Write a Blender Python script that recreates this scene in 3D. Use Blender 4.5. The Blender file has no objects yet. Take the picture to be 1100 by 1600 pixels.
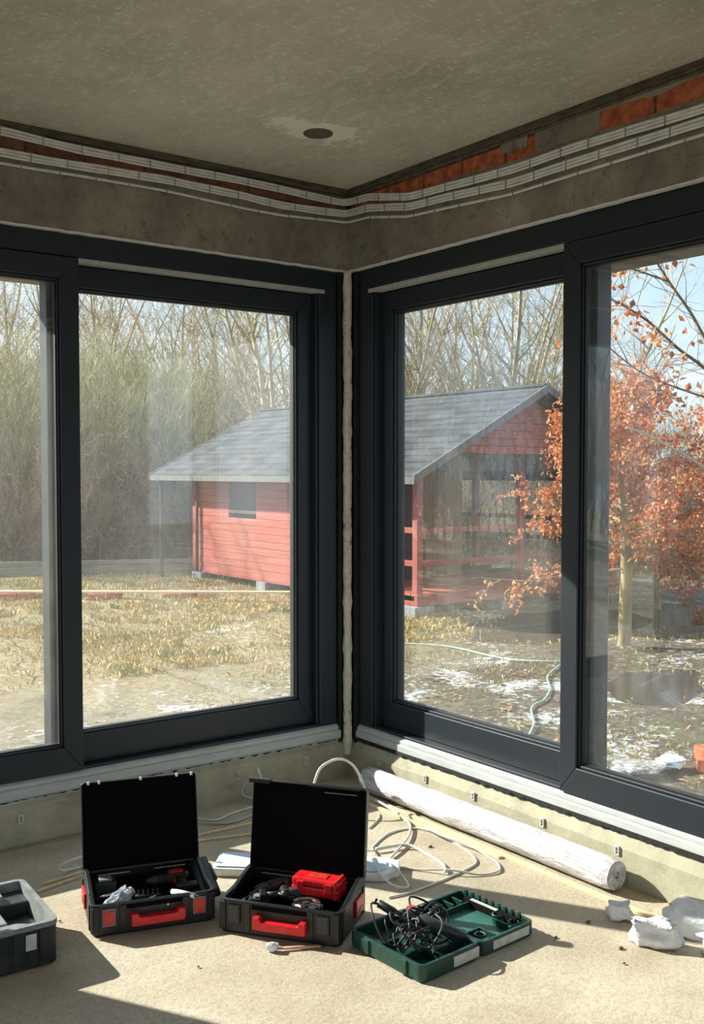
import bpy, bmesh, math, random
import numpy as np
from mathutils import Vector, Matrix, noise
R = math.radians
rnd = random.Random(7)
rng = np.random.default_rng(11)
scn = bpy.context.scene
col = scn.collection

# ---------------------------------------------------------------- camera
cam_d = bpy.data.cameras.new('camera')
cam = bpy.data.objects.new('camera', cam_d)
col.objects.link(cam)
AZ, PIT = R(53.3), math.atan(63 / 1605)
FWD = Vector((math.cos(AZ), math.sin(AZ), 0))
RGT = Vector((math.sin(AZ), -math.cos(AZ), 0))
cam.location = (-2.823, -3.820, 1.417)
look = FWD * math.cos(PIT) - Vector((0, 0, 1)) * math.sin(PIT)
cam.rotation_euler = look.to_track_quat('-Z', 'Y').to_euler()
cam_d.sensor_fit = 'HORIZONTAL'
cam_d.sensor_width = 36
cam_d.lens = 36 * 1605 / 1100
cam_d.clip_end = 300
scn.camera = cam

# ---------------------------------------------------------------- world, sun, exposure
scn.view_settings.view_transform = 'Standard'
scn.view_settings.look = 'None'
scn.view_settings.gamma = 1
scn.view_settings.use_curve_mapping = False
scn.view_settings.exposure = 0.12
world = bpy.data.worlds.new('sky')
scn.world = world
world.use_nodes = True
nt = world.node_tree
nt.nodes.clear()
N = nt.nodes.new
wo = N('ShaderNodeOutputWorld')
bg = N('ShaderNodeBackground')
tc = N('ShaderNodeTexCoord')
mp = N('ShaderNodeMapping')
mp.inputs['Scale'].default_value = (1, 1, 2.2)
nz = N('ShaderNodeTexNoise')
nz.inputs['Scale'].default_value = 2.4
nz.inputs['Detail'].default_value = 6
nz.inputs['Roughness'].default_value = .6
cr = N('ShaderNodeValToRGB')
cr.color_ramp.elements[0].position = .40
cr.color_ramp.elements[0].color = (.50, .70, .92, 1)
cr.color_ramp.elements[1].position = .66
cr.color_ramp.elements[1].color = (.92, .96, 1.0, 1)
nt.links.new(tc.outputs['Generated'], mp.inputs['Vector'])
nt.links.new(mp.outputs['Vector'], nz.inputs['Vector'])
nt.links.new(nz.outputs['Fac'], cr.inputs['Fac'])
nt.links.new(cr.outputs['Color'], bg.inputs['Color'])
bg.inputs['Strength'].default_value = 1.35
nt.links.new(bg.outputs['Background'], wo.inputs['Surface'])
sun_d = bpy.data.lights.new('sun', 'SUN')
sun = bpy.data.objects.new('sun', sun_d)
col.objects.link(sun)
EL = R(30.3)
sd = Vector((.505 * math.cos(EL), -.863 * math.cos(EL), -math.sin(EL)))
sun.rotation_euler = sd.to_track_quat('-Z', 'Y').to_euler()
sun.location = (-8, 14, 12)
sun_d.energy = 12.0
sun_d.color = (1, .95, .86)
sun_d.angle = R(.55)


# ---------------------------------------------------------------- materials
def lin(c):
    return tuple(((v / 255) / 12.92 if v / 255 <= .04045 else ((v / 255 + .055) / 1.055) ** 2.4) for v in c[:3]) + (1,)


MATS = {}


class NT:
    def __init__(s, name):
        s.m = bpy.data.materials.new(name)
        s.m.use_nodes = True
        s.t = s.m.node_tree
        s.t.nodes.clear()
        s.out = s.n('ShaderNodeOutputMaterial')
        s.tc = s.n('ShaderNodeTexCoord')
        MATS[name] = s.m

    def n(s, typ, **kw):
        x = s.t.nodes.new(typ)
        for k, v in kw.items():
            if k in x.inputs:
                x.inputs[k].default_value = v
            else:
                setattr(x, k, v)
        return x

    def l(s, a, b):
        s.t.links.new(a, b)

    def noise(s, scale, detail=4, rough=.55, stretch=None, dist=0, obj=True):
        v = s.tc.outputs['Object' if obj else 'Generated']
        if stretch:
            m = s.n('ShaderNodeMapping')
            m.inputs['Scale'].default_value = stretch
            s.l(v, m.inputs['Vector'])
            v = m.outputs['Vector']
        z = s.n('ShaderNodeTexNoise', Scale=scale, Detail=detail, Roughness=rough, Distortion=dist)
        s.l(v, z.inputs['Vector'])
        return z.outputs['Fac']

    def ramp(s, f, stops):
        r = s.n('ShaderNodeValToRGB')
        e = r.color_ramp.elements
        while len(e) < len(stops):
            e.new(.5)
        for i, (p, c) in enumerate(stops):
            e[i].position = p
            e[i].color = c if len(c) == 4 and max(c) <= 1.01 else lin(c)
        s.l(f, r.inputs['Fac'])
        return r.outputs['Color']

    def mix(s, f, a, b):
        x = s.n('ShaderNodeMix', data_type='RGBA')
        for i, v in ((0, f), (6, a), (7, b)):
            if isinstance(v, (float, int)):
                x.inputs[i].default_value = v
            elif isinstance(v, tuple):
                x.inputs[i].default_value = v
            else:
                s.l(v, x.inputs[i])
        return x.outputs[2]

    def math(s, op, a, b=0.):
        x = s.n('ShaderNodeMath', operation=op)
        for i, v in ((0, a), (1, b)):
            if isinstance(v, (float, int)):
                x.inputs[i].default_value = v
            else:
                s.l(v, x.inputs[i])
        return x.outputs[0]

    def pbr(s, color, rough=.6, metal=0., bump=None, bstr=.3, bdist=.01, spec=.5, **kw):
        p = s.n('ShaderNodeBsdfPrincipled')
        for k, v in (('Base Color', color), ('Roughness', rough), ('Metallic', metal), ('Specular IOR Level', spec)):
            if isinstance(v, (float, int, tuple)):
                p.inputs[k].default_value = v
            else:
                s.l(v, p.inputs[k])
        for k, v in kw.items():
            p.inputs[k.replace('_', ' ')].default_value = v
        if bump is not None:
            b = s.n('ShaderNodeBump', Strength=bstr, Distance=bdist)
            s.l(bump, b.inputs['Height'])
            s.l(b.outputs['Normal'], p.inputs['Normal'])
        s.l(p.outputs['BSDF'], s.out.inputs['Surface'])
        return s.m


BW = lambda v: (v, v, v, 1)


def speck(name, c1, c2, scale=30, rough=.6, lo=.35, hi=.65, bstr=.2, metal=0., stretch=None, spec=.5, detail=4, bdist=.004):
    t = NT(name)
    f = t.noise(scale, detail, .6, stretch)
    return t.pbr(t.ramp(f, [(lo, c1), (hi, c2)]), rough, metal, f, bstr, bdist, spec)


# trowelled ceiling slab
t = NT('ceiling concrete')
a = t.noise(1.3, 6, .65)
b = t.noise(26, 5, .7, (1, .32, 1), .6)
fl = t.noise(70, 4, .7, (.45, 1, 1))
c = t.ramp(a, [(.3, (172, 163, 147)), (.7, (214, 206, 191))])
c = t.mix(t.ramp(b, [(.5, BW(0)), (.72, BW(.75))]), c, lin((222, 219, 205)))
c = t.mix(t.ramp(fl, [(.57, BW(0)), (.65, BW(.7))]), c, lin((240, 238, 228)))
# limewash smear of its own shape round the outlet hole
geo = t.n('ShaderNodeVectorMath', operation='SUBTRACT')
t.l(t.tc.outputs['Object'], geo.inputs[0])
geo.inputs[1].default_value = (-.58, -.59, 2.70)
mp_ = t.n('ShaderNodeMapping')
mp_.inputs['Rotation'].default_value = (0, 0, R(-30))
mp_.inputs['Scale'].default_value = (5.2, 9.0, 1)
t.l(geo.outputs[0], mp_.inputs['Vector'])
ln = t.n('ShaderNodeVectorMath', operation='LENGTH')
t.l(mp_.outputs['Vector'], ln.inputs[0])
d = t.math('ADD', ln.outputs['Value'], t.math('MULTIPLY', t.math('SUBTRACT', t.noise(11, 5, .7), .5), 2.6))
c = t.mix(t.ramp(d, [(.75, BW(.85)), (1.0, BW(0))]), c, lin((238, 234, 216)))
t.pbr(c, .85, bump=b, bstr=.5, bdist=.006, spec=.25)

# rendered wall concrete
t = NT('wall concrete')
a = t.noise(3.5, 7, .7)
b = t.noise(17, 5, .7, None, .8)
c = t.ramp(a, [(.3, (110, 103, 92)), (.52, (142, 134, 120)), (.72, (170, 161, 145))])
c = t.mix(t.ramp(b, [(.56, BW(0)), (.68, BW(.75))]), c, lin((98, 94, 82)))
c = t.mix(t.ramp(t.noise(7, 6, .75, (1, 1, .4)), [(.60, BW(0)), (.66, BW(.35))]), c, lin((178, 172, 150)))
t.pbr(c, .88, bump=b, bstr=.5, bdist=.008, spec=.2)

t = NT('plinth render')
a = t.noise(5, 7, .7)
b = t.noise(60, 4, .7)
c = t.ramp(a, [(.3, (150, 146, 126)), (.7, (190, 184, 160))])
c = t.mix(t.ramp(t.noise(9, 5, .7, (1, 1, 3)), [(.58, BW(0)), (.68, BW(.5))]), c, lin((126, 120, 100)))
t.pbr(c, .85, bump=b, bstr=.4, bdist=.004, spec=.2)

# screed floor
t = NT('floor screed')
a = t.noise(1.6, 6, .62)
b = t.noise(62, 6, .78)
f3 = t.noise(150, 4, .7)
c = t.ramp(a, [(.32, (168, 154, 132)), (.5, (194, 181, 158)), (.68, (208, 199, 181))])
c = t.mix(t.ramp(b, [(.40, BW(.5)), (.52, BW(0))]), c, lin((152, 142, 124)))
c = t.mix(t.ramp(f3, [(.56, BW(0)), (.68, BW(.8))]), c, lin((232, 224, 208)))
c = t.mix(t.ramp(t.noise(7.5, 6, .75), [(.50, BW(0)), (.68, BW(.55))]), c, lin((168, 156, 134)))
c = t.mix(t.ramp(t.noise(3.1, 6, .75, None, 1), [(.60, BW(0)), (.70, BW(.4))]), c, lin((214, 208, 194)))
t.pbr(c, .8, bump=b, bstr=.8, bdist=.005, spec=.25)

speck('lath joint', (66, 58, 46), (104, 94, 76), 14, .9, stretch=(1, 1, 5))
speck('brick', (140, 72, 46), (204, 116, 74), 22, .9, bstr=.6)
speck('dull brick', (104, 70, 50), (146, 96, 68), 22, .9, bstr=.6)
speck('mortar', (84, 74, 60), (124, 112, 92), 30, .95, bstr=.8)
speck('anthracite frame', (27, 34, 41), (33, 42, 50), 220, .46, bstr=.03)
speck('gasket rubber', (10, 11, 12), (18, 19, 20), 40, .55)
speck('threshold aluminium', (176, 181, 178), (192, 196, 192), 9, .42, bstr=.05, stretch=(1, 1, 6))
speck('track strip', (168, 168, 162), (188, 188, 182), 60, .5)
speck('membrane', (16, 17, 18), (32, 33, 33), 40, .7, bstr=.8)
t = NT('assembly foam')
a = t.noise(28, 5, .7)
c = t.ramp(a, [(.3, (150, 138, 114)), (.42, (222, 214, 192)), (.7, (240, 236, 220))])
t.pbr(c, .9, bump=a, bstr=1, bdist=.02)
speck('white tape', (214, 212, 204), (232, 230, 224), 40, .7)
speck('cable jacket', (212, 211, 204), (232, 231, 225), 25, .45)
speck('cable grey', (176, 176, 168), (206, 206, 198), 18, .45)
speck('cable clip', (140, 138, 128), (170, 168, 158), 40, .6)
speck('white clip', (206, 206, 200), (226, 226, 220), 50, .5)
speck('outlet cap', (78, 72, 58), (98, 92, 76), 50, .8)
speck('black plastic', (15, 16, 17), (24, 25, 27), 90, .42, bstr=.1)
speck('black foam', (5, 5, 6), (11, 11, 12), 120, .95, bstr=.6, spec=.15)
speck('worn black plastic', (26, 28, 29), (52, 55, 56), 14, .5, lo=.4, hi=.75)
speck('dusty grey plastic', (104, 108, 108), (140, 144, 142), 14, .6)
speck('red plastic', (196, 18, 26), (224, 30, 36), 60, .35, bstr=.03)
speck('orange red plastic', (186, 44, 34), (206, 60, 44), 60, .4, bstr=.03)
speck('green plastic', (12, 50, 44), (20, 66, 57), 60, .42, bstr=.05)
speck('green liner', (34, 88, 77), (50, 106, 94), 60, .5, bstr=.05)
speck('steel', (180, 182, 184), (206, 208, 210), 70, .3, metal=1., bstr=.05)
speck('sticker', (176, 178, 170), (204, 206, 198), 30, .6)
speck('white plastic', (222, 224, 224), (240, 242, 242), 30, .45)
speck('pale blue plastic', (190, 208, 226), (208, 222, 236), 16, .4)
speck('dark grey plastic', (42, 43, 46), (60, 62, 64), 50, .5)
speck('black rubber', (14, 14, 15), (26, 26, 27), 60, .5)
speck('pine', (206, 184, 140), (232, 214, 174), 8, .65, stretch=(12, 1, 12), bstr=.15)
speck('pink wood', (190, 150, 132), (212, 176, 156), 20, .6)
t = NT('foam white')
a = t.noise(34, 5, .7)
t.pbr(t.ramp(a, [(.3, (214, 216, 222)), (.7, (244, 245, 248))]), .75, bump=a, bstr=.9, bdist=.01)
t = NT('dirt crumb')
t.pbr(t.ramp(t.noise(60), [(.3, (70, 54, 42)), (.7, (120, 98, 78))]), .9)
# plastic film on the roll
t = NT('plastic film')
a = t.noise(16, 6, .65, (2.2, .35, 2.2), .9)
b = t.noise(60, 4, .6, (1, .3, 1), 1.2)
c = t.ramp(a, [(.32, (164, 160, 166)), (.5, (206, 203, 210)), (.66, (240, 240, 245))])
t.pbr(c, t.ramp(b, [(.35, BW(.16)), (.7, BW(.45))]), bump=a, bstr=.9, bdist=.02, spec=.7, Coat_Weight=.35)
t = NT('clear film')
a = t.noise(30, 5, .7, None, 1)
t.pbr(t.ramp(a, [(.4, (150, 164, 180)), (.6, (236, 242, 248))]), .15, bump=a, bstr=1, bdist=.02, Transmission_Weight=.3)


def glass(name, ior, tint, dust):
    t = NT(name)
    g = t.n('ShaderNodeNewGeometry')
    io = t.math('ADD', t.math('MULTIPLY', g.outputs['Backfacing'], 1 / ior - ior), ior)
    fr = t.n('ShaderNodeFresnel')
    t.l(io, fr.inputs['IOR'])
    tr = t.n('ShaderNodeBsdfTransparent')
    tr.inputs[0].default_value = tint
    gl = t.n('ShaderNodeBsdfGlossy')
    gl.inputs['Roughness'].default_value = 0
    gl.inputs[0].default_value = (1, 1, 1, 1)
    df = t.n('ShaderNodeBsdfDiffuse')
    df.inputs[0].default_value = (.85, .85, .82, 1)
    tl = t.n('ShaderNodeBsdfTranslucent')
    tl.inputs[0].default_value = (.85, .85, .82, 1)
    dd = t.n('ShaderNodeAddShader')
    t.l(df.outputs[0], dd.inputs[0])
    t.l(tl.outputs[0], dd.inputs[1])
    m1 = t.n('ShaderNodeMixShader')
    t.l(fr.outputs[0], m1.inputs[0])
    t.l(tr.outputs[0], m1.inputs[1])
    t.l(gl.outputs[0], m1.inputs[2])
    m2 = t.n('ShaderNodeMixShader')
    dn = t.noise(1.8, 6, .7, (1, 1, .35), 1.5)
    t.l(t.math('MULTIPLY', t.ramp(dn, [(.35, BW(.25)), (.75, BW(1.))]), dust), m2.inputs[0])
    t.l(m1.outputs[0], m2.inputs[1])
    t.l(dd.outputs[0], m2.inputs[2])
    t.l(m2.outputs[0], t.out.inputs['Surface'])
    return t.m


glass('window glass', 1.62, (.955, .975, .965, 1), .035)
t = NT('shed glass')
t.pbr((.03, .035, .035, 1), .35, spec=.3)

t = NT('dull film')
a = t.noise(22, 5, .7, None, 1)
t.pbr(t.ramp(a, [(.42, (104, 98, 88)), (.66, (206, 208, 210))]), .3, bump=a, bstr=1, bdist=.02)
# outside
t = NT('garden soil')
n1 = t.noise(.55, 6, .65)
n2 = t.noise(3.2, 7, .7)
n3 = t.noise(14, 6, .75)
n4 = t.noise(1.1, 6, .7, None, .7)
sep = t.n('ShaderNodeSeparateXYZ')
t.l(t.tc.outputs['Object'], sep.inputs[0])
wob = t.math('MULTIPLY', t.math('SUBTRACT', n1, .5), 5.)
mud = t.ramp(t.math('ADD', t.math('MULTIPLY', t.math('SUBTRACT', t.math('MULTIPLY', sep.outputs[0], .75), t.math('SUBTRACT', sep.outputs[1], wob)), .2), .55), [(.1, BW(0)), (.5, BW(1))])
straw = t.ramp(n3, [(.3, (112, 98, 62)), (.5, (146, 126, 84)), (.7, (176, 156, 114))])
mudc = t.ramp(n3, [(.3, (66, 56, 44)), (.5, (96, 84, 68)), (.7, (136, 122, 100))])
c = t.mix(mud, straw, mudc)
c = t.mix(t.ramp(n2, [(.5, BW(0)), (.62, BW(.55))]), c, t.ramp(n3, [(.3, (84, 88, 48)), (.7, (138, 138, 80))]))
near = t.ramp(t.math('ADD', t.math('MULTIPLY', t.math('SUBTRACT', t.math('ADD', sep.outputs[1], t.math('MULTIPLY', wob, .4)), 3.), .2), .3), [(.3, BW(.75)), (.75, BW(0))])
gr = t.ramp(n3, [(.3, (96, 90, 80)), (.7, (164, 158, 148))])
c = t.mix(t.math('MULTIPLY', near, t.math('SUBTRACT', 1., mud)), c, gr)
c = t.mix(t.ramp(t.math('ADD', t.math('ADD', t.math('MULTIPLY', n4, .6), t.math('MULTIPLY', n3, .4)), t.math('MULTIPLY', near, .05)), [(.565, BW(0)), (.605, BW(.8))]), c, lin((214, 216, 218)))
wet = t.ramp(n4, [(.42, BW(.18)), (.52, BW(.9))])
t.pbr(c, wet, bump=n3, bstr=.9, bdist=.05, spec=.4)
t = NT('puddle water')
a = t.noise(1.4, 5, .6)
t.pbr(t.ramp(a, [(.3, (54, 50, 42)), (.7, (80, 74, 62))]), .12, bump=t.noise(9, 2, .5, None), bstr=.03, spec=.6)
t = NT('dry grass')
a = t.noise(2.2, 4, .6)
b = t.noise(40, 2, .5)
c = t.ramp(b, [(.3, (150, 124, 74)), (.5, (196, 172, 116)), (.7, (220, 200, 148))])
c = t.mix(t.ramp(a, [(.52, BW(0)), (.6, BW(.8))]), c, lin((128, 134, 66)))
t.pbr(c, .8)
speck('leaf litter', (128, 92, 58), (190, 150, 110), 30, .8)
for nm, c1, c2 in (('bark olive', (100, 98, 70), (150, 144, 104)), ('bark brown', (86, 74, 58), (128, 110, 86)),
                   ('bark pale', (150, 138, 108), (196, 182, 146)), ('twig olive', (142, 138, 98), (184, 178, 134)),
                   ('twig russet', (134, 112, 88), (178, 150, 120)), ('twig pale', (156, 142, 118), (196, 182, 154)),
                   ('bark mossy', (110, 96, 64), (170, 150, 108))):
    speck(nm, c1, c2, 9, .85, stretch=(1, 1, .3))
for nm, c1 in (('leaf orange', (206, 122, 76)), ('leaf russet', (168, 98, 64)), ('leaf tan', (226, 176, 128))):
    t = NT(nm)
    p = t.n('ShaderNodeBsdfDiffuse')
    p.inputs[0].default_value = lin(c1)
    q = t.n('ShaderNodeBsdfTranslucent')
    q.inputs[0].default_value = lin(c1)
    m = t.n('ShaderNodeMixShader')
    m.inputs[0].default_value = .4
    t.l(p.outputs[0], m.inputs[1])
    t.l(q.outputs[0], m.inputs[2])
    t.l(m.outputs[0], t.out.inputs['Surface'])
speck('shed red', (150, 70, 54), (178, 92, 74), 6, .65, stretch=(1, .15, 5), bstr=.15)
speck('shed red post', (142, 62, 58), (164, 78, 70), 8, .6, stretch=(3, 3, .3))
speck('shed tan', (146, 114, 76), (170, 136, 94), 7, .7, stretch=(4, 4, .3))
speck('shed dark wood', (58, 42, 34), (84, 62, 50), 7, .7)
speck('roofing felt', (52, 54, 57), (84, 86, 90), 5, .8, stretch=(1, .4, 1), bstr=.4, spec=.2)
speck('fascia grey', (84, 84, 84), (104, 104, 102), 12, .7)
speck('concrete block', (120, 124, 126), (156, 158, 156), 14, .9, bstr=.6)
speck('weathered timber', (112, 108, 96), (150, 144, 128), 9, .85, stretch=(.3, 1, 4))
speck('post green', (26, 48, 40), (36, 60, 50), 30, .5)
speck('hose green', (150, 190, 166), (186, 212, 194), 20, .4)
speck('outer render', (170, 166, 156), (190, 186, 176), 12, .9)


# ---------------------------------------------------------------- mesh helpers
def smooth_path(P, n=6, closed=False):
    P = [Vector(p) for p in P]
    if len(P) < 3:
        return P
    out = []
    ext = [P[0] * 2 - P[1]] + P + [P[-1] * 2 - P[-2]]
    for i in range(1, len(ext) - 2):
        p0, p1, p2, p3 = ext[i - 1:i + 3]
        for k in range(n):
            s = k / n
            out.append(.5 * ((2 * p1) + (p2 - p0) * s + (2 * p0 - 5 * p1 + 4 * p2 - p3) * s * s + (3 * p1 - p0 - 3 * p2 + p3) * s ** 3))
    out.append(P[-1])
    return out


class MB:
    def __init__(s):
        s.v, s.f, s.mi = [], [], []

    def add(s, V, F, mi=0):
        o = len(s.v)
        s.v += [tuple(x) for x in V]
        s.f += [tuple(o + i for i in q) for q in F]
        s.mi += [mi] * len(F)
        return s

    def box(s, lo, hi, mi=0):
        x0, y0, z0 = lo
        x1, y1, z1 = hi
        return s.add([(x0, y0, z0), (x1, y0, z0), (x1, y1, z0), (x0, y1, z0), (x0, y0, z1), (x1, y0, z1), (x1, y1, z1), (x0, y1, z1)],
                     [(0, 3, 2, 1), (4, 5, 6, 7), (0, 1, 5, 4), (1, 2, 6, 5), (2, 3, 7, 6), (3, 0, 4, 7)], mi)

    def obox(s, c, ax, half, mi=0):
        c = Vector(c)
        a = [Vector(x) * h for x, h in zip(ax, half)]
        V = [c + a[0] * i + a[1] * j + a[2] * k for k in (-1, 1) for i, j in ((-1, -1), (1, -1), (1, 1), (-1, 1))]
        return s.add(V, [(0, 3, 2, 1), (4, 5, 6, 7), (0, 1, 5, 4), (1, 2, 6, 5), (2, 3, 7, 6), (3, 0, 4, 7)], mi)

    def prism(s, poly, h0, h1, axis=2, mi=0):
        n = len(poly)
        mk = (lambda a, b, h: (a, b, h)) if axis == 2 else ((lambda a, b, h: (a, h, b)) if axis == 1 else (lambda a, b, h: (h, a, b)))
        V = [mk(a, b, h0) for a, b in poly] + [mk(a, b, h1) for a, b in poly]
        return s.add(V, [tuple(range(n))[::-1], tuple(range(n, 2 * n))] + [(i, (i + 1) % n, n + (i + 1) % n, n + i) for i in range(n)], mi)

    def tube(s, P, r, k=6, mi=0, flat=None, cap=True):
        P = [Vector(p) for p in P]
        rr = r if isinstance(r, (list, tuple)) else [r] * len(P)
        V, F = [], []
        up = None
        for i, p in enumerate(P):
            d = (P[min(i + 1, len(P) - 1)] - P[max(i - 1, 0)])
            d = d.normalized() if d.length > 1e-9 else Vector((0, 0, 1))
            if up is None:
                up = d.orthogonal().normalized() if flat is None else Vector(flat[0])
            up = (up - d * up.dot(d))
            up = up.normalized() if up.length > 1e-6 else d.orthogonal().normalized()
            w = d.cross(up)
            for j in range(k):
                a = 2 * math.pi * (j + .5) / k
                fa, fb = (1, 1) if flat is None else (flat[1], flat[2])
                V.append(p + up * math.cos(a) * rr[i] * fa + w * math.sin(a) * rr[i] * fb)
        n = len(P)
        for i in range(n - 1):
            for j in range(k):
                F.append((i * k + j, i * k + (j + 1) % k, (i + 1) * k + (j + 1) % k, (i + 1) * k + j))
        if cap:
            F.append(tuple(range(k))[::-1])
            F.append(tuple((n - 1) * k + j for j in range(k)))
        return s.add(V, F, mi)

    def torus(s, c, R_, r, ax=(0, 0, 1), n=20, k=6, mi=0, a0=0, a1=360):
        ax = Vector(ax).normalized()
        u = ax.orthogonal().normalized()
        w = ax.cross(u)
        P = [Vector(c) + (u * math.cos(R(a0 + (a1 - a0) * i / n)) + w * math.sin(R(a0 + (a1 - a0) * i / n))) * R_ for i in range(n + 1)]
        return s.tube(P, r, k, mi)

    def rr(s, W, D, r, n=4, ins=0, x0=0, y0=0):
        pts = []
        for cx, cy, a in ((W - r, r, -90), (W - r, D - r, 0), (r, D - r, 90), (r, r, 180)):
            for i in range(n + 1):
                t_ = R(a + 90 * i / n)
                pts.append((x0 + cx + (r - ins) * math.cos(t_), y0 + cy + (r - ins) * math.sin(t_)))
        return pts

    def tray(s, W, D, h, r, th, ft, x0=0, y0=0, z0=0, mi=0, mi2=None):
        rings = [(.006, z0), (0, z0 + .008), (0, z0 + h), (th, z0 + h), (th, z0 + ft)]
        V, m = [], 0
        for ins, z in rings:
            P = s.rr(W, D, max(r, th + .003), 4, ins, x0, y0)
            m = len(P)
            V += [(x, y, z) for x, y in P]
        F = [tuple(range(m))[::-1]]
        for q in range(len(rings) - 1):
            F += [(q * m + i, q * m + (i + 1) % m, (q + 1) * m + (i + 1) % m, (q + 1) * m + i) for i in range(m)]
        s.add(V, F, mi)
        s.add([V[(len(rings) - 1) * m + i] for i in range(m)], [tuple(range(m))], mi if mi2 is None else mi2)
        return s

    def build(s, name, mats, parent=None, smooth=False, bevel=0, xf=None, loc=None, kind=None, recalc=True):
        me = bpy.data.meshes.new(name)
        V = s.v if xf is None else [xf(*v) for v in s.v]
        me.from_pydata([tuple(v) for v in V], [], s.f)
        for m in (mats if isinstance(mats, (list, tuple)) else [mats]):
            me.materials.append(MATS[m])
        me.polygons.foreach_set('material_index', s.mi)
        if recalc:
            bm = bmesh.new()
            bm.from_mesh(me)
            bmesh.ops.recalc_face_normals(bm, faces=bm.faces)
            bm.to_mesh(me)
            bm.free()
        if smooth:
            me.shade_smooth()
        me.update()
        o = bpy.data.objects.new(name, me)
        col.objects.link(o)
        if parent is not None:
            o.parent = parent
        if loc is not None:
            o.location = loc
        if bevel:
            b = o.modifiers.new('bevel', 'BEVEL')
            b.width = bevel
            b.segments = 2
            b.limit_method = 'ANGLE'
            b.angle_limit = R(40)
        if kind:
            o['kind'] = kind
        return o


def tag(o, label, cat, group=None, kind=None):
    o['label'] = label
    o['category'] = cat
    if group:
        o['group'] = group
    if kind:
        o['kind'] = kind
    return o


def thing(name, label, cat, loc=(0, 0, 0), rz=0, group=None):
    o = bpy.data.objects.new(name, None)
    o.empty_display_size = .05
    col.objects.link(o)
    o.location = loc
    o.rotation_euler = (0, 0, rz)
    return tag(o, label, cat, group)


def struct(name, parent=None):
    o = bpy.data.objects.new(name, None)
    col.objects.link(o)
    if parent is None:
        o['kind'] = 'structure'
    else:
        o.parent = parent
    return o


XL = lambda off: (lambda u, w, z: (-u, w + off, z))      # left wall runs along -X, outside is +Y
XR = lambda off: (lambda u, w, z: (w + off, -u, z))      # right wall runs along -Y, outside is +X
CZ = 2.70

# ---------------------------------------------------------------- room shell
floor = MB().box((-5.6, -6.6, -.12), (0.0, 0.0, 0)).build('floor', 'floor screed', kind='structure')
# ceiling slab
MB().box((-5.9, -6.9, CZ), (.40, .40, CZ + .22)).build('ceiling', 'ceiling concrete', kind='structure')


def build_wall(side, xf, far, uend):
    m = MB()
    m.box((0, 0, 2.335), (far, .14, 2.585))                      # rendered header band
    m.box((-.0, .014, 2.585), (far, .14, CZ))                    # chase behind bricks
    m.box((-.40, .14, 2.19), (far, .40, CZ))                     # outer lintel
    m.box((2.72, 0, 0), (far, .40, 2.335))                       # solid wall beyond the window
    m.box((2.72, .14, 0), (far, .40, 2.19))
    wall = m.build('wall_' + side, 'wall concrete', kind='structure', xf=xf)
    b = struct('baseboard_' + side)
    m = MB()
    n = 60
    # plinth below the window with a slightly uneven top edge
    V, F = [], []
    for i in range(n + 1):
        u = 2.72 * i / n
        j = .004 * noise.noise(Vector((u * 9, 3 if side == 'left' else 8, 0)))
        for w, z in ((.0, -.12), (.0, (.150 if side == 'left' else .122) + j), (.022, .166 + j), (.16, .168), (.16, -.12)):
            V.append((u, w, z))
    for i in range(n):
        for q in range(5):
            F.append((i * 5 + q, i * 5 + (q + 1) % 5, (i + 1) * 5 + (q + 1) % 5, (i + 1) * 5 + q))
    F += [tuple(range(5)), tuple(n * 5 + q for q in range(5))[::-1]]
    m.add(V, F)
    m.box((2.72, .001, -.12), (far, .1, .0))
    m.build('plinth', 'plinth render', b, xf=xf)
    MB().box((-.3, .16, -.6), (far, .40, .12)).build('outer_base', 'concrete block', b, xf=xf)
    # jagged membrane edge under the threshold
    m = MB()
    V, F = [], []
    n = 220
    for i in range(n + 1):
        u = .03 + 2.69 * i / n
        j = .010 * noise.noise(Vector((u * 31, 1, 5))) + rnd.uniform(-.002, .002)
        V += [(u, .010, .174 + j), (u, .010, .188), (u, .03, .188), (u, .03, .160)]
    for i in range(n):
        for q in range(4):
            F.append((i * 4 + q, i * 4 + (q + 1) % 4, (i + 1) * 4 + (q + 1) % 4, (i + 1) * 4 + q))
    m.add(V, F)
    m.build('membrane_edge', 'membrane', b, xf=xf)
    return wall, b


OL, OR = .02, .03
wall_l, base_l = build_wall('left', XL(0), 5.6, 0)
wall_r, base_r = build_wall('right', XR(0), 6.6, 0)
# other two walls, unseen behind the camera, with tall openings added to let in fill light
m = MB()
m.box((-5.9, -6.6, 0), (-5.6, -6.2, CZ)).box((-5.9, -1.9, 0), (-5.6, .40, CZ)).box((-5.9, -6.2, 2.4), (-5.6, -1.9, CZ))
m.build('wall_side', 'wall concrete', kind='structure')
m = MB()
m.box((-5.9, -6.9, 0), (-5.4, -6.6, CZ)).box((-.7, -6.9, 0), (.40, -6.6, CZ)).box((-5.4, -6.9, 2.4), (-.7, -6.6, CZ))
m.build('wall_back', 'wall concrete', kind='structure')


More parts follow.
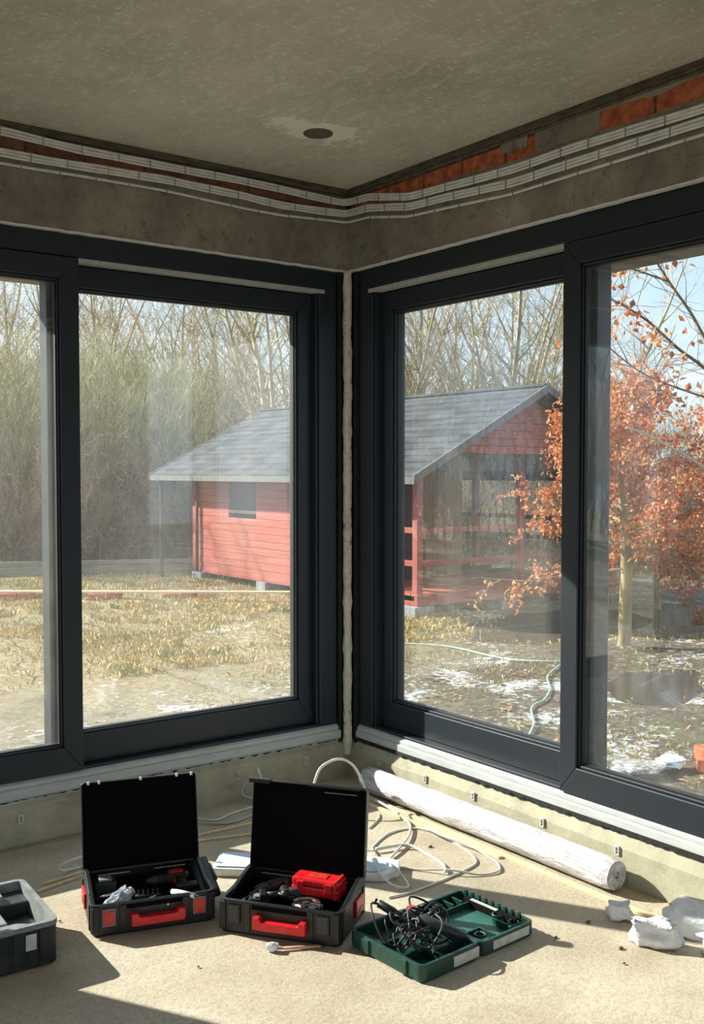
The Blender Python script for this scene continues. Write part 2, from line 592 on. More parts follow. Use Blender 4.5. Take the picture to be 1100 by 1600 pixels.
# ceiling joint laths and exposed brickwork as pieces of the walls
def trims(wall, side, xf, far):
    MB().box((0, -.014, 2.672), (far, .012, CZ)).build('edge_lath', 'lath joint', wall, xf=xf, bevel=.003)
    MB().box((0, -.004, 2.660), (far, .012, 2.670)).build('edge_lath', 'mortar', wall, xf=xf)
    u = .05
    k = 0
    sh = None
    while u < 2.6:
        L = .24
        if side == 'right' and 1.20 < u < 1.44:
            u = 1.45
        if side == 'left' and u > 1.9:
            break
        j = rnd.uniform(-.003, .003)
        z0, z1 = (2.578, 2.657) if side == 'right' else (2.600, 2.658)
        me = MB().box((0, .003 + j, z0 + rnd.uniform(0, .006)), (L - .012, .03, z1 - rnd.uniform(0, .005))).build(
            'brick', 'brick' if side == 'right' else 'dull brick', wall, bevel=.004, xf=lambda a, w, z: xf(a + u, w, z))
        u += L
        k += 1
    MB().box((0, .010, 2.585), (far, .016, 2.66)).build('mortar_bed', 'mortar', wall, xf=xf)
    if side == 'right':
        # smeared render over part of the bricks
        for (a, b, z0, z1) in ((.98, 1.12, 2.625, 2.66), (1.16, 1.46, 2.584, 2.66), (1.46, 2.6, 2.645, 2.662), (.06, .95, 2.583, 2.594)):
            m = MB()
            P = []
            nn = 14
            for i in range(nn + 1):
                P.append((a + (b - a) * i / nn + .012 * noise.noise(Vector((i * 3.1, 5, 0))), z0 + .022 * noise.noise(Vector((i * 1.7 + a * 9, .3, .2)))))
            for i in range(nn, -1, -1):
                P.append((a + (b - a) * i / nn, z1 + .004 * noise.noise(Vector((i * 1.3 + a * 7, 4, 0)))))
            m.prism(P, -.002, .012, axis=1)
            m.build('render_smear', 'wall concrete', wall, xf=xf)
    # bright foam line between render and window frame
    m = MB()
    n = 120
    V, F = [], []
    for i in range(n + 1):
        q = 2.72 * i / n
        j = .0025 * noise.noise(Vector((q * 20, 7, 1)))
        V += [(q, -.003, 2.336 + j), (q, -.003, 2.329 + j), (q, .02, 2.329 + j), (q, .02, 2.336 + j)]
    for i in range(n):
        for q in range(4):
            F.append((i * 4 + q, i * 4 + (q + 1) % 4, (i + 1) * 4 + (q + 1) % 4, (i + 1) * 4 + q))
    m.add(V, F)
    m.build('foam_line', 'white tape', wall, xf=xf)


trims(wall_l, 'left', XL(0), 5.6)
trims(wall_r, 'right', XR(0), 6.6)


# ---------------------------------------------------------------- windows
def ring(par, nm, xf, u0, u1, z0, z1, wl, wr, wb, wt, w0, w1, mat='anthracite frame', bev=.0035):
    # four mitred members of a frame: stile at u0, stile at u1, bottom and top rails
    iu0, iu1, iz0, iz1 = u0 + wl, u1 - wr, z0 + wb, z1 - wt
    for kind, poly in (('stile', [(u0, z0), (iu0, iz0), (iu0, iz1), (u0, z1)]), ('stile', [(u1, z0), (u1, z1), (iu1, iz1), (iu1, iz0)]),
                       ('rail', [(u0, z0), (u1, z0), (iu1, iz0), (iu0, iz0)]), ('rail', [(u0, z1), (iu0, iz1), (iu1, iz1), (u1, z1)])):
        MB().prism(poly, w0, w1, axis=1).build(nm + '_' + kind, mat, par, xf=xf, bevel=bev)


def window(n, xf, off):
    w = struct('window_%d' % n)
    # outer frame
    ring(w, 'frame', xf, .05, 2.70, .245, 2.333, .095, .095, .012, .09, 0, .13)
    ring(w, 'frame_step', xf, .145, 2.605, .25, 2.243, .012, .012, .006, .006, .012, .13, bev=.002)
    # fixed light next to the corner
    f = struct('fixed_sash', w)
    ring(f, 'sash', xf, .152, 1.39, .257, 2.222, .075, .11, .115, .085, .048, .125)
    ring(f, 'bead', xf, .227, 1.28, .372, 2.137, .010, .010, .010, .010, .058, .10, bev=.003)
    ring(f, 'gasket', xf, .236, 1.271, .381, 2.128, .005, .005, .005, .005, .070, .098, 'gasket rubber', 0)
    MB().box((.232, .078, .377), (1.275, .098, 2.132)).build('glass_pane', 'window glass', f, xf=xf)
    # sliding sash, nearer the room
    s_ = struct('sliding_sash', w)
    ring(s_, 'sash', xf, 1.282, 2.60, .247, 2.238, .078, .10, .100, .082, -.012, .044)
    ring(s_, 'bead', xf, 1.360, 2.50, .347, 2.156, .008, .008, .010, .010, -.002, .04, bev=.003)
    ring(s_, 'gasket', xf, 1.368, 2.492, .357, 2.146, .005, .005, .005, .005, .006, .036, 'gasket rubber', 0)
    MB().box((1.364, .014, .352), (2.496, .034, 2.151)).build('glass_pane', 'window glass', s_, xf=xf)
    # sealing stile where both sashes overlap
    MB().box((1.372, .052, .37), (1.386, .128, 2.14)).box((1.36, .05, .37), (1.366, .07, 2.14)).build('seal_strip', 'threshold aluminium', w, xf=xf)
    # track strip over the fixed light and pale threshold below
    MB().box((.115, -.002, 2.2235), (1.282, .044, 2.2415)).build('track_strip', 'track strip', w, xf=xf, bevel=.002)
    th = struct('threshold', w)
    MB().prism([(-.016, .186), (-.016, .214), (-.010, .219), (.13, .219), (.13, .16), (0, .16)], .035, 2.72, axis=0).build('lower_sill', 'threshold aluminium', th, xf=lambda a, b, c: xf(a, b, c), bevel=.002)
    MB().prism([(-.010, .2195), (-.010, .234), (.012, .250), (.13, .250), (.13, .2195)], .045, 2.71, axis=0).build('upper_sill', 'threshold aluminium', th, xf=xf, bevel=.002)
    # screw caps on the corner jamb
    for z in (.62, 1.02, 1.45, 1.85):
        MB().tube([(.095, -.001, z), (.095, .004, z)], .006, 8).build('screw_cap', 'gasket rubber', w, xf=xf)
    return w


window(1, XL(OL), OL)
window(2, XR(OR), OR)
# corner post, membranes and foam bead
m = MB().box((-.044, .024, .14), (.165, .165, 2.334)).box((.034, -.044, .14), (.165, .03, 2.334))
m.box((-.044, .010, .16), (-.026, .03, 2.334)).box((.014, -.044, .16), (.034, -.026, 2.334))
cp = m.build('trim_1', 'membrane', kind='structure')
P = []
rad = []
for i in range(120):
    z = .10 + 2.233 * i / 119
    P.append((-.006 + .0035 * noise.noise(Vector((0, 0, z * 7))), -.006 + .0035 * noise.noise(Vector((5, 0, z * 7))), z))
    rad.append(.0205 + .005 * noise.noise(Vector((9, 0, z * 14))) + .003 * noise.noise(Vector((9, 3, z * 50))))
MB().tube(P, rad, 9).build('foam_bead', 'assembly foam', cp, smooth=True)

# ---------------------------------------------------------------- ceiling outlet
o = MB().tube([(0, 0, .0), (0, 0, -.004)], .056, 28).build('outlet_cap', 'outlet cap', loc=(-.566, -.577, CZ))
tag(o, 'round brown outlet cap in the ceiling amid a pale smear', 'outlet cap')

# ---------------------------------------------------------------- cable bundles along the top of both walls
LZ = {0: ([0, .083, .365, .552, .925, 1.288, 1.437, 1.575, 2.0, 2.7, 5.5], [2.642, 2.638, 2.645, 2.649, 2.646, 2.646, 2.652, 2.659, 2.66, 2.65, 2.65]),
      1: ([0, .083, .365, .552, .925, 1.288, 1.437, 1.575, 2.0, 2.7, 5.5], [2.592, 2.586, 2.576, 2.586, 2.593, 2.584, 2.581, 2.582, 2.585, 2.58, 2.58]),
      2: ([0, .083, .365, .552, .925, 1.288, 1.437, 1.575, 2.0, 2.7, 5.5], [2.552, 2.549, 2.533, 2.534, 2.549, 2.547, 2.543, 2.542, 2.54, 2.54, 2.54])}
RZ = {0: ([0, .176, .441, .75, 1.041, 1.4, 1.847, 2.5, 6.5], [2.642, 2.634, 2.577, 2.562, 2.550, 2.555, 2.545, 2.55, 2.55]),
      1: ([0, .176, .441, .75, 1.041, 1.4, 1.847, 2.5, 6.5], [2.592, 2.586, 2.536, 2.520, 2.500, 2.504, 2.505, 2.50, 2.50]),
      2: ([0, .176, .441, .75, 1.041, 1.4, 1.847, 2.5, 6.5], [2.552, 2.545, 2.495, 2.477, 2.459, 2.462, 2.465, 2.46, 2.46])}
BN = ['topmost run of three flat white cables clipped under the ceiling', 'middle run of three flat white cables, between the topmost run and the single one',
      'lowest single white cable clipped along the top of both walls']
for k in range(3):
    b = thing('cable_run' if k == 2 else 'cable_bundle', BN[k], 'cables', (0, 0, 2.6 - .05 * k))
    strands = 1 if k == 2 else 3
    for q in range(strands):
        dz = (q - (strands - 1) / 2) * .0110
        P = []
        for i in range(150, -1, -1):
            u = .03 + 5.4 * (i / 150) ** 1.3
            wv = .0007 * math.sin(u * 23 + q * 2.1 + k) * (strands > 1)
            P.append(Vector((-u, -.012, float(np.interp(u, *LZ[k])) + dz + wv)))
        P.append(Vector((-.018, -.018, float(LZ[k][1][0]) + dz)))
        for i in range(151):
            u = .03 + 6.3 * (i / 150) ** 1.3
            wv = .0007 * math.sin(u * 21 + q * 2.6 + k) * (strands > 1)
            P.append(Vector((-.012, -u, float(np.interp(u, *RZ[k])) + dz + wv)))
        P = [p - Vector((0, 0, b.location.z)) for p in P]
        MB().tube(P, .0060, 6, flat=(Vector((0, 0, 1)), 1.0, .55)).build('cable', 'cable jacket', b, smooth=True)
    for side, tab, rng_ in (('l', LZ, 13), ('r', RZ, 15)):
        for i in range(rng_):
            u = .10 + i * .148 + rnd.uniform(-.012, .012) + .04 * k
            z = float(np.interp(u, *tab[k])) - b.location.z
            hh = .007 if k == 2 else .0175
            m = MB().box((u - .0016, -.0178, z - hh), (u + .0016, -.001, z + hh))
            m.build('cable_clip', 'cable clip', b, xf=XL(0) if side == 'l' else XR(0))

# nail clips on the plinth
for i, (u, z, xf, lab) in enumerate(((1.537, .105, XL(0), 'white nail clip on the plinth left of the open toolboxes'),
                                      (.593, .106, XL(0), 'white nail clip on the plinth above the right toolbox lid'),
                                      (.236, .108, XL(0), 'white nail clip on the plinth just left of the corner'),
                                      (.235, .118, XR(0), 'white nail clip on the plinth right beside the corner'),
                                      (.555, .116, XR(0), 'white nail clip above the corner end of the wrapped roll'),
                                      (.849, .118, XR(0), 'white nail clip above the middle of the wrapped roll'),
                                      (1.22, .114, XR(0), 'white nail clip above the near half of the wrapped roll'),
                                      (1.566, .112, XR(0), 'white nail clip above the near end of the wrapped roll'))):
    cl = thing('nail_clip', lab, 'clip', xf(u, 0, z))
    f = (lambda a, b, c: (-a, b, c)) if i < 3 else (lambda a, b, c: (b, -a, c))
    MB().box((-.008, -.005, -.016), (.009, .0, -.012)).box((-.009, -.007, .012), (.009, .0, .017)).box((-.009, -.007, -.012), (-.005, .0, .012)).box((.005, -.007, -.012), (.009, .0, .012)).build('bracket', 'white clip', cl, xf=f, bevel=.001)
    MB().tube([(0, -.008, 0), (0, 0, 0)], .003, 8).build('nail', 'steel', cl, xf=f)


# ---------------------------------------------------------------- toolboxes
def toolbox(name, label, loc, rz, W, D, h, LH, tilt, latch, dimples):
    t_ = thing(name, label, 'toolbox', loc, rz)
    MB().tray(W, D, h, .026, .014, .012).build('base', 'black plastic', t_, bevel=.002)
    # raised ribs on the front and sides
    for x in (.004, .085, W - .105, W - .024):
        MB().box((x, -.004, .012), (x + .02, .004, h - .006)).build('rib', 'black plastic', t_, bevel=.002)
    for y in (.03, D - .05):
        for xs_ in (-.004, W - .004):
            MB().box((xs_, y, .012), (xs_ + .008, y + .02, h - .006)).build('rib', 'black plastic', t_, bevel=.002)
    # sloping cheeks each side of the hinge
    for x in (.002, W - .018):
        MB().prism([(D * .12, h - .012), (D - .006, h - .012), (D - .006, h + .018), (D * .80, h + .022), (D * .6, h + .014)], x, x + .016, axis=0).build('cheek', 'black plastic', t_, bevel=.003)
    x0, x1 = W * .31, W * .74
    hz = h * .46
    hd = MB().prism([(x0, hz - .012), (x0 + .004, hz - .016), (x1 - .004, hz - .016), (x1, hz - .012), (x1, hz + .022), (x1 - .020, hz + .022), (x1 - .026, hz + .010), (x0 + .026, hz + .010), (x0 + .020, hz + .022), (x0, hz + .022)], -.026, .003, axis=1)
    hd.build('handle', 'red plastic', t_, bevel=.004)
    MB().box((x0 - .012, -.002, h * .80), (x1 + .012, .004, h * .94)).build('handle_recess', 'black foam', t_)
    for x in (.036, W - .070):
        l_ = MB().box((x, -.009, h * .38), (x + .034, .002, h * .84)).build('latch', 'orange red plastic' if latch else 'dark grey plastic', t_, bevel=.002)
        MB().box((x - .003, -.0065, h * .34), (x + .037, .001, h * .88)).build('latch_rim', 'dusty grey plastic' if latch else 'black plastic', l_, bevel=.001)
    for x in (-.008, W - .001):
        sp = MB().box((x, D * .52, h * .30), (x + .009, D * .80, h * .80)).build('side_latch', 'red plastic', t_, bevel=.003)
        MB().box((x - .001, D * .60, h * .40), (x + .010, D * .74, h * .52)).build('grip_slot', 'black plastic', sp)
    # foam insert with cut-outs
    ins = MB().box((.016, .016, .012), (W - .016, D - .016, .044))
    ins.box((.016, .016, .044), (W - .016, .034, .070)).box((.016, D - .036, .044), (W - .016, D - .016, .074)).box((W * .44, .034, .044), (W * .47, D - .036, .058))
    ins.build('foam_insert', 'black foam', t_, bevel=.002)
    for x in (W * .12, W * .60):
        MB().tube([(x, D - .040, h - .004), (x + W * .27, D - .040, h - .004)], .0028, 8).build('hinge_rod', 'steel', t_)
    # lid stands open
    lid = MB()
    lid.tray(W, LH, .034, .010, .004, .010, mi=0)
    lo = lid.build('lid', 'black plastic', t_, bevel=.002)
    lo.location = (0, D + .002, h + .002)
    lo.rotation_euler = (R(90) - tilt, 0, 0)
    dm = MB()
    if dimples:
        nx, ny = 22, 17
        V, F = [], []
        for j in range(ny * 2 + 1):
            for i in range(nx * 2 + 1):
                V.append((.005 + (W - .010) * i / (nx * 2), .005 + (LH - .010) * j / (ny * 2), .024 + (.008 if (i % 2 and j % 2) else 0)))
        q = nx * 2 + 1
        for j in range(ny * 2):
            for i in range(nx * 2):
                F.append((j * q + i, j * q + i + 1, (j + 1) * q + i + 1, (j + 1) * q + i))
        dm.add(V, F)
        dm.build('foam_lining', 'black foam', lo, smooth=True)
        for x in (.02, .055, W * .5, W - .07, W - .02):
            MB().box((x, LH - .007, .030), (x + .007, LH + .003, .040)).build('catch', 'white plastic', lo)
    else:
        dm.box((.005, .005, .011), (W - .005, LH - .005, .026)).build('foam_lining', 'black foam', lo)
        MB().box((-.014, LH - .010, .010), (.06, LH + .004, .040)).build('lid_lip', 'black plastic', lo, bevel=.002)
        MB().box((W * .5, LH - .006, .03), (W - .02, LH + .002, .04)).build('lid_lip', 'black plastic', lo, bevel=.002)
        MB().box((W * .64, LH - .022, .034), (W * .92, LH - .019, .038)).build('wear_line', 'dusty grey plastic', lo)
    return t_


toolbox('toolbox', 'open black toolbox with dimpled lid and square red front latches', (-1.6269, -.8917, 0), R(-17.05), .383, .2935, .098, .285, R(10.5), True, True)
toolbox('toolbox', 'open black toolbox with smooth lid, holding a small red case', (-1.2909, -1.0764, 0), R(-53.94), .3942, .2769, .104, .286, R(7.0), False, False)


def cordless(name, label, cat, loc, rz, s=1.0, body='black plastic', accent='red plastic'):
    d = thing(name, label, cat, loc, rz)
    m = MB()
    P = [(0, 0, 0), (.012, 0, 0), (.03, 0, 0), (.034, 0, 0), (.06, 0, 0), (.065, 0, 0), (.14, 0, 0), (.15, 0, 0), (.155, 0, 0)]
    m.tube([Vector(p) * s for p in P], [x * s for x in (.008, .012, .019, .021, .022, .028, .029, .024, .012)], 14)
    m.build('motor_housing', body, d, smooth=False, bevel=.001)
    MB().tube([Vector((-.012, 0, 0)) * s, Vector((.028, 0, 0)) * s], [.006 * s, .0195 * s], 14).build('chuck', 'dark grey plastic', d)
    MB().tube([Vector(p) * s for p in ((.11, 0, 0), (.12, -.05, 0), (.128, -.10, 0))], [.021 * s, .017 * s, .020 * s], 10).build('grip', 'black rubber', d, smooth=True)
    MB().box((.088 * s, -.135 * s, -.024 * s), (.168 * s, -.098 * s, .024 * s)).build('battery', body, d, bevel=.004)
    MB().box((.09 * s, -.034 * s, -.008 * s), (.103 * s, -.022 * s, .008 * s)).build('trigger', accent, d, bevel=.001)
    MB().box((.075 * s, -.012 * s, .024 * s), (.13 * s, .012 * s, .0305 * s)).build('side_plate', accent, d, bevel=.001)
    return d


def blob(r, sx, sy, sz, seed, amp=.25, sub=3, fr=3.):
    bm = bmesh.new()
    bmesh.ops.create_icosphere(bm, subdivisions=sub, radius=1)
    V = []
    for v in bm.verts:
        k = 1 + amp * noise.noise(v.co * fr + Vector((seed, 0, 0))) + amp * .5 * noise.noise(v.co * fr * 2.7 + Vector((0, seed, 0)))
        V.append((v.co.x * sx * k * r, v.co.y * sy * k * r, v.co.z * sz * k * r))
    F = [tuple(v.index for v in f.verts) for f in bm.faces]
    bm.free()
    return MB().add(V, F)


# things in the left toolbox
o = blob(.05, 1.15, .62, .5, 3, .4, 3, 2.4).build('plastic_bag', 'clear film', loc=(-1.525, -.868, .088))
o.rotation_euler = (0, R(-12), R(22))
tag(o, 'crumpled clear plastic bag in the left toolbox', 'bag')
o = MB().torus((0, 0, 0), .030, .005, (0, .5, 1)).build('steel_ring', 'steel', smooth=True, loc=(-1.527, -.775, .068))
tag(o, 'steel ring lying behind the clear plastic bag', 'ring')
o = thing('tape_roll', 'grey tape roll behind the crumpled plastic bag', 'tape', (-1.472, -.775, .06))
MB().torus((0, 0, 0), .020, .010, (0, .6, 1)).build('tape', 'dusty grey plastic', o, smooth=True)
cordless('cordless_drill', 'dark cordless drill with red side plate at the right of the left toolbox', 'drill', (-1.375, -.765, .078), R(-20), .85)
o = thing('carry_pouch', 'dark blue-black tool pouch leaning in the right end of the left toolbox', 'pouch', (-1.225, -.87, .085), R(-17))
o.rotation_euler = (R(0), R(-8), R(-17))
MB().prism([(-.10, -.03), (.07, -.03), (.115, .02), (.10, .035), (-.09, -.008)], -.035, .03, axis=0).build('shell', 'black plastic', o, bevel=.008)
MB().prism([(-.04, .0), (.05, .014), (.06, .022), (-.03, .012)], .025, .034, axis=0).build('patch', 'dark grey plastic', o, bevel=.002)
o = thing('marker_pen', 'white marker pen beside the dark pouch in the left toolbox', 'pen', (-1.362, -.905, .086))
MB().tube([(0, 0, 0), (.012, -.028, .003), (.036, -.086, .006)], [.0085, .0085, .0075], 10).build('barrel', 'white plastic', o, smooth=True)
MB().tube([(.036, -.086, .006), (.042, -.102, .007)], [.006, .002], 10).build('tip', 'dark grey plastic', o)
for i, (x, y, a, nm, lab) in enumerate(((-1.425, -.885, 20, 'drill_bit', 'short steel drill bit at the middle of the left toolbox'), (-1.45, -.915, -15, 'hex_key', 'bent steel hex key near the red handle of the left toolbox'),
                                        (-1.395, -.945, 60, 'socket_bit', 'stubby steel socket bit near the white marker pen'))):
    o = thing(nm, lab, 'bit', (x, y, .075), R(a))
    if nm == 'hex_key':
        MB().tube(smooth_path([(-.03, 0, 0), (.02, 0, 0), (.024, .004, 0), (.024, .02, 0)], 3), .003, 6).build('rod', 'steel', o)
    else:
        MB().tube([(-.02, 0, 0), (0, 0, 0), (.001, 0, 0), (.02, 0, 0)], [.003, .003, .006, .006] if i else [.004, .004, .0028, .0018], 8).build('shaft', 'steel', o)

o = thing('spare_battery', 'black spare battery block at the rear left of the left toolbox', 'battery', (-1.50, -.70, .046), R(-17))
MB().box((-.035, -.03, 0), (.035, .03, .045)).build('housing', 'worn black plastic', o, bevel=.005)
MB().box((-.02, -.02, .045), (.02, .02, .052)).build('contact_rail', 'dusty grey plastic', o, bevel=.001)
o = thing('bit_holder', 'dark strip of screwdriver bits at the middle rear of the left toolbox', 'bits', (-1.41, -.83, .046), R(-25))
MB().box((-.04, -.010, 0), (.04, .010, .018)).build('strip', 'dark grey plastic', o, bevel=.002)
for i in range(5):
    MB().tube([(-.03 + i * .015, 0, .018), (-.03 + i * .015, 0, .034)], .0032, 6).build('bit', 'steel', o)
# things in the right toolbox
ang = R(-53.94)
ex, ey = Vector((math.cos(ang), math.sin(ang), 0)), Vector((-math.sin(ang), math.cos(ang), 0))
RB = lambda x, y, z: tuple(Vector((-1.2909, -1.0764, 0)) + ex * x + ey * y + Vector((0, 0, z)))
o = thing('small_case', 'small bright red plastic case in the right toolbox', 'case', RB(.175, .165, .074), ang + R(-4))
MB().box((0, 0, 0), (.165, .072, .030)).build('lower_shell', 'red plastic', o, bevel=.006)
MB().box((0.001, .001, .031), (.164, .071, .056)).build('upper_shell', 'red plastic', o, bevel=.008)
for x in (.022, .118):
    MB().box((x, -.006, .014), (x + .024, .002, .048)).build('clasp', 'red plastic', o, bevel=.002)
MB().box((.05, .018, .0555), (.115, .054, .0585)).build('lid_panel', 'orange red plastic', o, bevel=.002)
MB().box((.146, -.002, -.001), (.156, .073, .058)).build('band', 'orange red plastic', o, bevel=.002)
cordless('impact_driver', 'grey cordless driver at the left end of the right toolbox', 'drill', RB(.06, .16, .080), ang + R(40), .72, 'dark grey plastic', 'dark grey plastic')
cordless('angle_driver', 'black compact driver in the middle of the right toolbox', 'drill', RB(.135, .205, .082), ang + R(-65), .6, 'black plastic', 'steel')
o = thing('side_handle', 'short dark side handle lying across the left of the right toolbox', 'handle', RB(.05, .09, .072), ang + R(60))
MB().tube([(0, 0, 0), (.02, 0, 0), (.024, 0, 0), (.09, 0, .01), (.10, 0, .012)], [.007, .008, .014, .013, .016], 12).build('grip', 'dark grey plastic', o, smooth=True)
MB().tube([(-.025, 0, -.004), (0, 0, 0)], .004, 8).build('stud', 'steel', o)
o = thing('stopper', 'pale round stopper at the front left of the right toolbox', 'stopper', RB(.055, .052, .068))
blob(.012, 1, 1, .8, 2, .05, 2).build('cap_body', 'dusty grey plastic', o, smooth=True)
for i, (x, y, rr_, a0, a1, lab) in enumerate(((.255, .085, .045, 20, 170, 'large curved steel guard at the front right of the right toolbox'), (.285, .06, .036, 40, 200, 'smaller curved steel guard in front of the large one'))):
    o = thing('blade_guard', lab, 'guard', RB(x, y, .076), ang)
    m = MB()
    P0, n_ = [], 14
    for k in range(n_ + 1):
        a = R(a0 + (a1 - a0) * k / n_)
        P0.append((math.cos(a), math.sin(a)))
    poly = [(x_ * rr_, y_ * rr_) for x_, y_ in P0] + [(x_ * (rr_ - .012), y_ * (rr_ - .012)) for x_, y_ in P0[::-1]]
    m.prism(poly, 0, .012).build('guard_arc', 'steel', o, bevel=.001)
    MB().tube([(0, 0, .0), (0, 0, .012)], .013, 14).build('hub', 'dark grey plastic', o)
o = thing('charger_block', 'dark charger block behind the short side handle in the right toolbox', 'charger', RB(.09, .10, .046), ang + R(15))
MB().prism([(-.03, -.02), (.035, -.022), (.04, .02), (-.025, .026)], 0, .034).build('housing', 'worn black plastic', o, bevel=.005)
MB().tube([(.0, .0, .034), (.0, .0, .040)], .014, 14).build('dial', 'dusty grey plastic', o)
o = thing('long_socket', 'short steel socket in front of the red case', 'socket', RB(.20, .12, .060), ang + R(-20))
MB().tube([(0, 0, 0), (.02, 0, 0), (.021, 0, 0), (.05, 0, 0)], [.007, .007, .010, .010], 12).build('socket_body', 'steel', o)
o = thing('spanner', 'flat steel spanner along the front of the right toolbox', 'spanner', RB(.13, .052, .072), ang)
MB().box((0, -.004, 0), (.075, .004, .005)).build('shank', 'steel', o, bevel=.001)
MB().torus((.083, 0, .0025), .009, .003, n=14).build('ring_end', 'steel', o)
o = thing('rubber_hose_piece', 'short curved black hose between the driver and the red case', 'hose', RB(.15, .12, .07), ang)
MB().tube(smooth_path([(-.05, -.02, 0), (-.02, .015, .012), (.02, 0, .016), (.05, .02, .004)], 5), .006, 8).build('hose_body', 'black rubber', o, smooth=True)

# ---------------------------------------------------------------- old black case at the left edge
cb = thing('tool_case', 'dusty black open case at the left edge of the floor', 'toolbox', (-2.13, -.957, 0), R(-2.8))
W_, D_, H_ = .37, .355, .127
MB().tray(W_, D_, H_, .022, .012, .014, mi=0, mi2=1).build('shell', ['worn black plastic', 'worn black plastic'], cb, bevel=.002)
m = MB()
V, q = [], 0
for ins, z in ((0, H_ - .014), (0, H_ + .001), (.016, H_ + .001), (.016, .03)):
    P = m.rr(W_ + .006, D_ + .006, .026, 4, ins, -.003, -.003)
    q = len(P)
    V += [(x, y, z) for x, y in P]
m.add(V, [(k * q + i, k * q + (i + 1) % q, (k + 1) * q + (i + 1) % q, (k + 1) * q + i) for k in range(3) for i in range(q)])
m.build('rim', 'dusty grey plastic', cb)
for x in (.05, .19, .24, .315):
    MB().box((x, -.007, .006), (x + .035, .002, H_ - .014)).build('rib', 'worn black plastic', cb, bevel=.003)
for y in (.04, .15, .27):
    MB().box((W_ - .002, y, .006), (W_ + .006, y + .04, H_ - .014)).build('rib', 'worn black plastic', cb, bevel=.003)
MB().box((.275, -.0095, .06), (.305, -.0065, .105)).build('sticker', 'sticker', cb)
m = MB()
m.box((.014, .014, .014), (W_ - .014, .09, .07)).box((.014, .24, .014), (W_ - .014, D_ - .014, .10)).box((.26, .09, .014), (W_ - .014, .24, .062))
m.build('moulded_insert', 'worn black plastic', cb, bevel=.004)
m = MB()
m.prism([(.17, .02), (.30, .02), (.30, .055), (.27, .075), (.20, .075), (.17, .05)], .070, .112).box((.20, .24, .10), (.28, .32, .13)).box((.225, .10, .03), (.255, .20, .105))
m.build('compartment_wall', 'dusty grey plastic', cb, bevel=.004)

# ---------------------------------------------------------------- green case (two halves) with a corded tool
gc = thing('green_case', 'open green plastic tool case lying flat on the floor', 'toolbox', (-1.0066, -1.7073, 0), R(3.7))
GW, GD, GH = .2412, .3142, .052
hb = MB().tray(GW - .004, GD, GH, .022, .011, .010).build('base_half', 'green plastic', gc, bevel=.002)
hl = MB().tray(GW - .006, GD, GH - .006, .022, .011, .010, x0=GW + .004).build('lid_half', 'green plastic', gc, bevel=.002)
for x0, par, nm in ((.008, hb, 'base_liner'), (GW + .010, hl, 'lid_liner')):
    MB().box((x0 + .008, .014, .010), (x0 + GW - .03, GD - .014, .016)).build(nm, 'green liner' if par == hl else 'green plastic', par)
for (x0, y0, x1, y1, hh) in ((.02, .10, .11, .106, .04), (.11, .02, .116, .14, .04), (.116, .07, .22, .076, .038), (.03, .2, .036, .3, .04), (.036, .2, .1, .206, .036), (.17, .2, .176, .3, .04), (.02, .03, .07, .036, .03)):
    MB().box((x0, y0, .012), (x1, y1, hh)).build('divider', 'green plastic', hb, bevel=.001)
for (x0, y0, x1, y1, hh) in ((.27, .24, .46, .246, .036), (.30, .25, .306, .30, .04), (.34, .25, .346, .30, .04), (.38, .25, .386, .30, .04), (.42, .25, .426, .30, .04), (.27, .09, .33, .096, .036), (.33, .03, .336, .10, .036), (.40, .03, .46, .036, .036), (.41, .05, .416, .11, .036), (.27, .16, .275, .24, .034)):
    MB().box((x0, y0, .012), (x1, y1, hh)).build('divider', 'green plastic', hl, bevel=.001)
for cx, cy in ((.30, .06), (.44, .05), (.445, .12)):
    MB().torus((cx, cy, .034), .016, .004, n=14).build('ring_holder', 'green plastic', hl, smooth=True)
for i in range(9):
    y = .05 + i * .028
    MB().box((GW * 2 - .016, y, GH - .012), (GW * 2 - .007, y + .008, GH + .004)).build('tooth', 'green plastic', hl)
MB().box((GW * 2 - .036, .05, .018), (GW * 2 - .016, .27, .040)).build('dark_foam', 'black foam', hl, bevel=.002)
MB().box((GW * 2 - .034, .13, .040), (GW * 2 - .022, .24, .0425)).build('paper_strip', 'sticker', hl)
MB().box((.125, -.0015, .012), (GW - .012, .001, GH - .010)).build('label', 'sticker', hb)
MB().box((GW + .05, -.0015, .012), (GW * 2 - .03, .001, GH - .014)).build('label', 'sticker', hl)
for x0, par in ((.03, hb), (.10, hb)):
    pass
for y in (.06, .22):
    MB().box((-.006, y, .008), (.002, y + .035, GH - .004)).build('latch', 'green plastic', hb, bevel=.002)
    MB().box((GW - .006, y, GH - .014), (GW + .006, y + .04, GH - .004)).build('hinge', 'green plastic', gc, bevel=.002)
GR = lambda x, y, z: tuple(Vector((-1.0066, -1.7073, 0)) + Vector((math.cos(R(3.7)), math.sin(R(3.7)), 0)) * x + Vector((-math.sin(R(3.7)), math.cos(R(3.7)), 0)) * y + Vector((0, 0, z)))
ct = thing('corded_multitool', 'dark corded power tool buried in black cable in the green case', 'power tool', GR(.13, .16, .05), R(3.7))
MB().tube([(.10, -.11, .0), (.085, -.09, .008), (.04, -.03, .03), (.02, 0, .038), (.012, .01, .04)], [.008, .015, .018, .016, .010], 14).build('motor_housing', 'dark grey plastic', ct, smooth=True)
MB().tube([(-.02, .07, .03), (.0, .05, .03), (.03, .02, .03)], [.012, .013, .014], 12).build('front_grip', 'dark grey plastic', ct, smooth=True)
MB().tube([(-.055, .105, .075), (-.03, .075, .055), (-.005, .05, .03)], [.012, .013, .012], 12).build('rear_grip', 'black rubber', ct, smooth=True)
MB().tube([(-.058, .109, .078), (-.062, .114, .081)], .009, 12).build('end_cap', 'gasket rubber', ct)
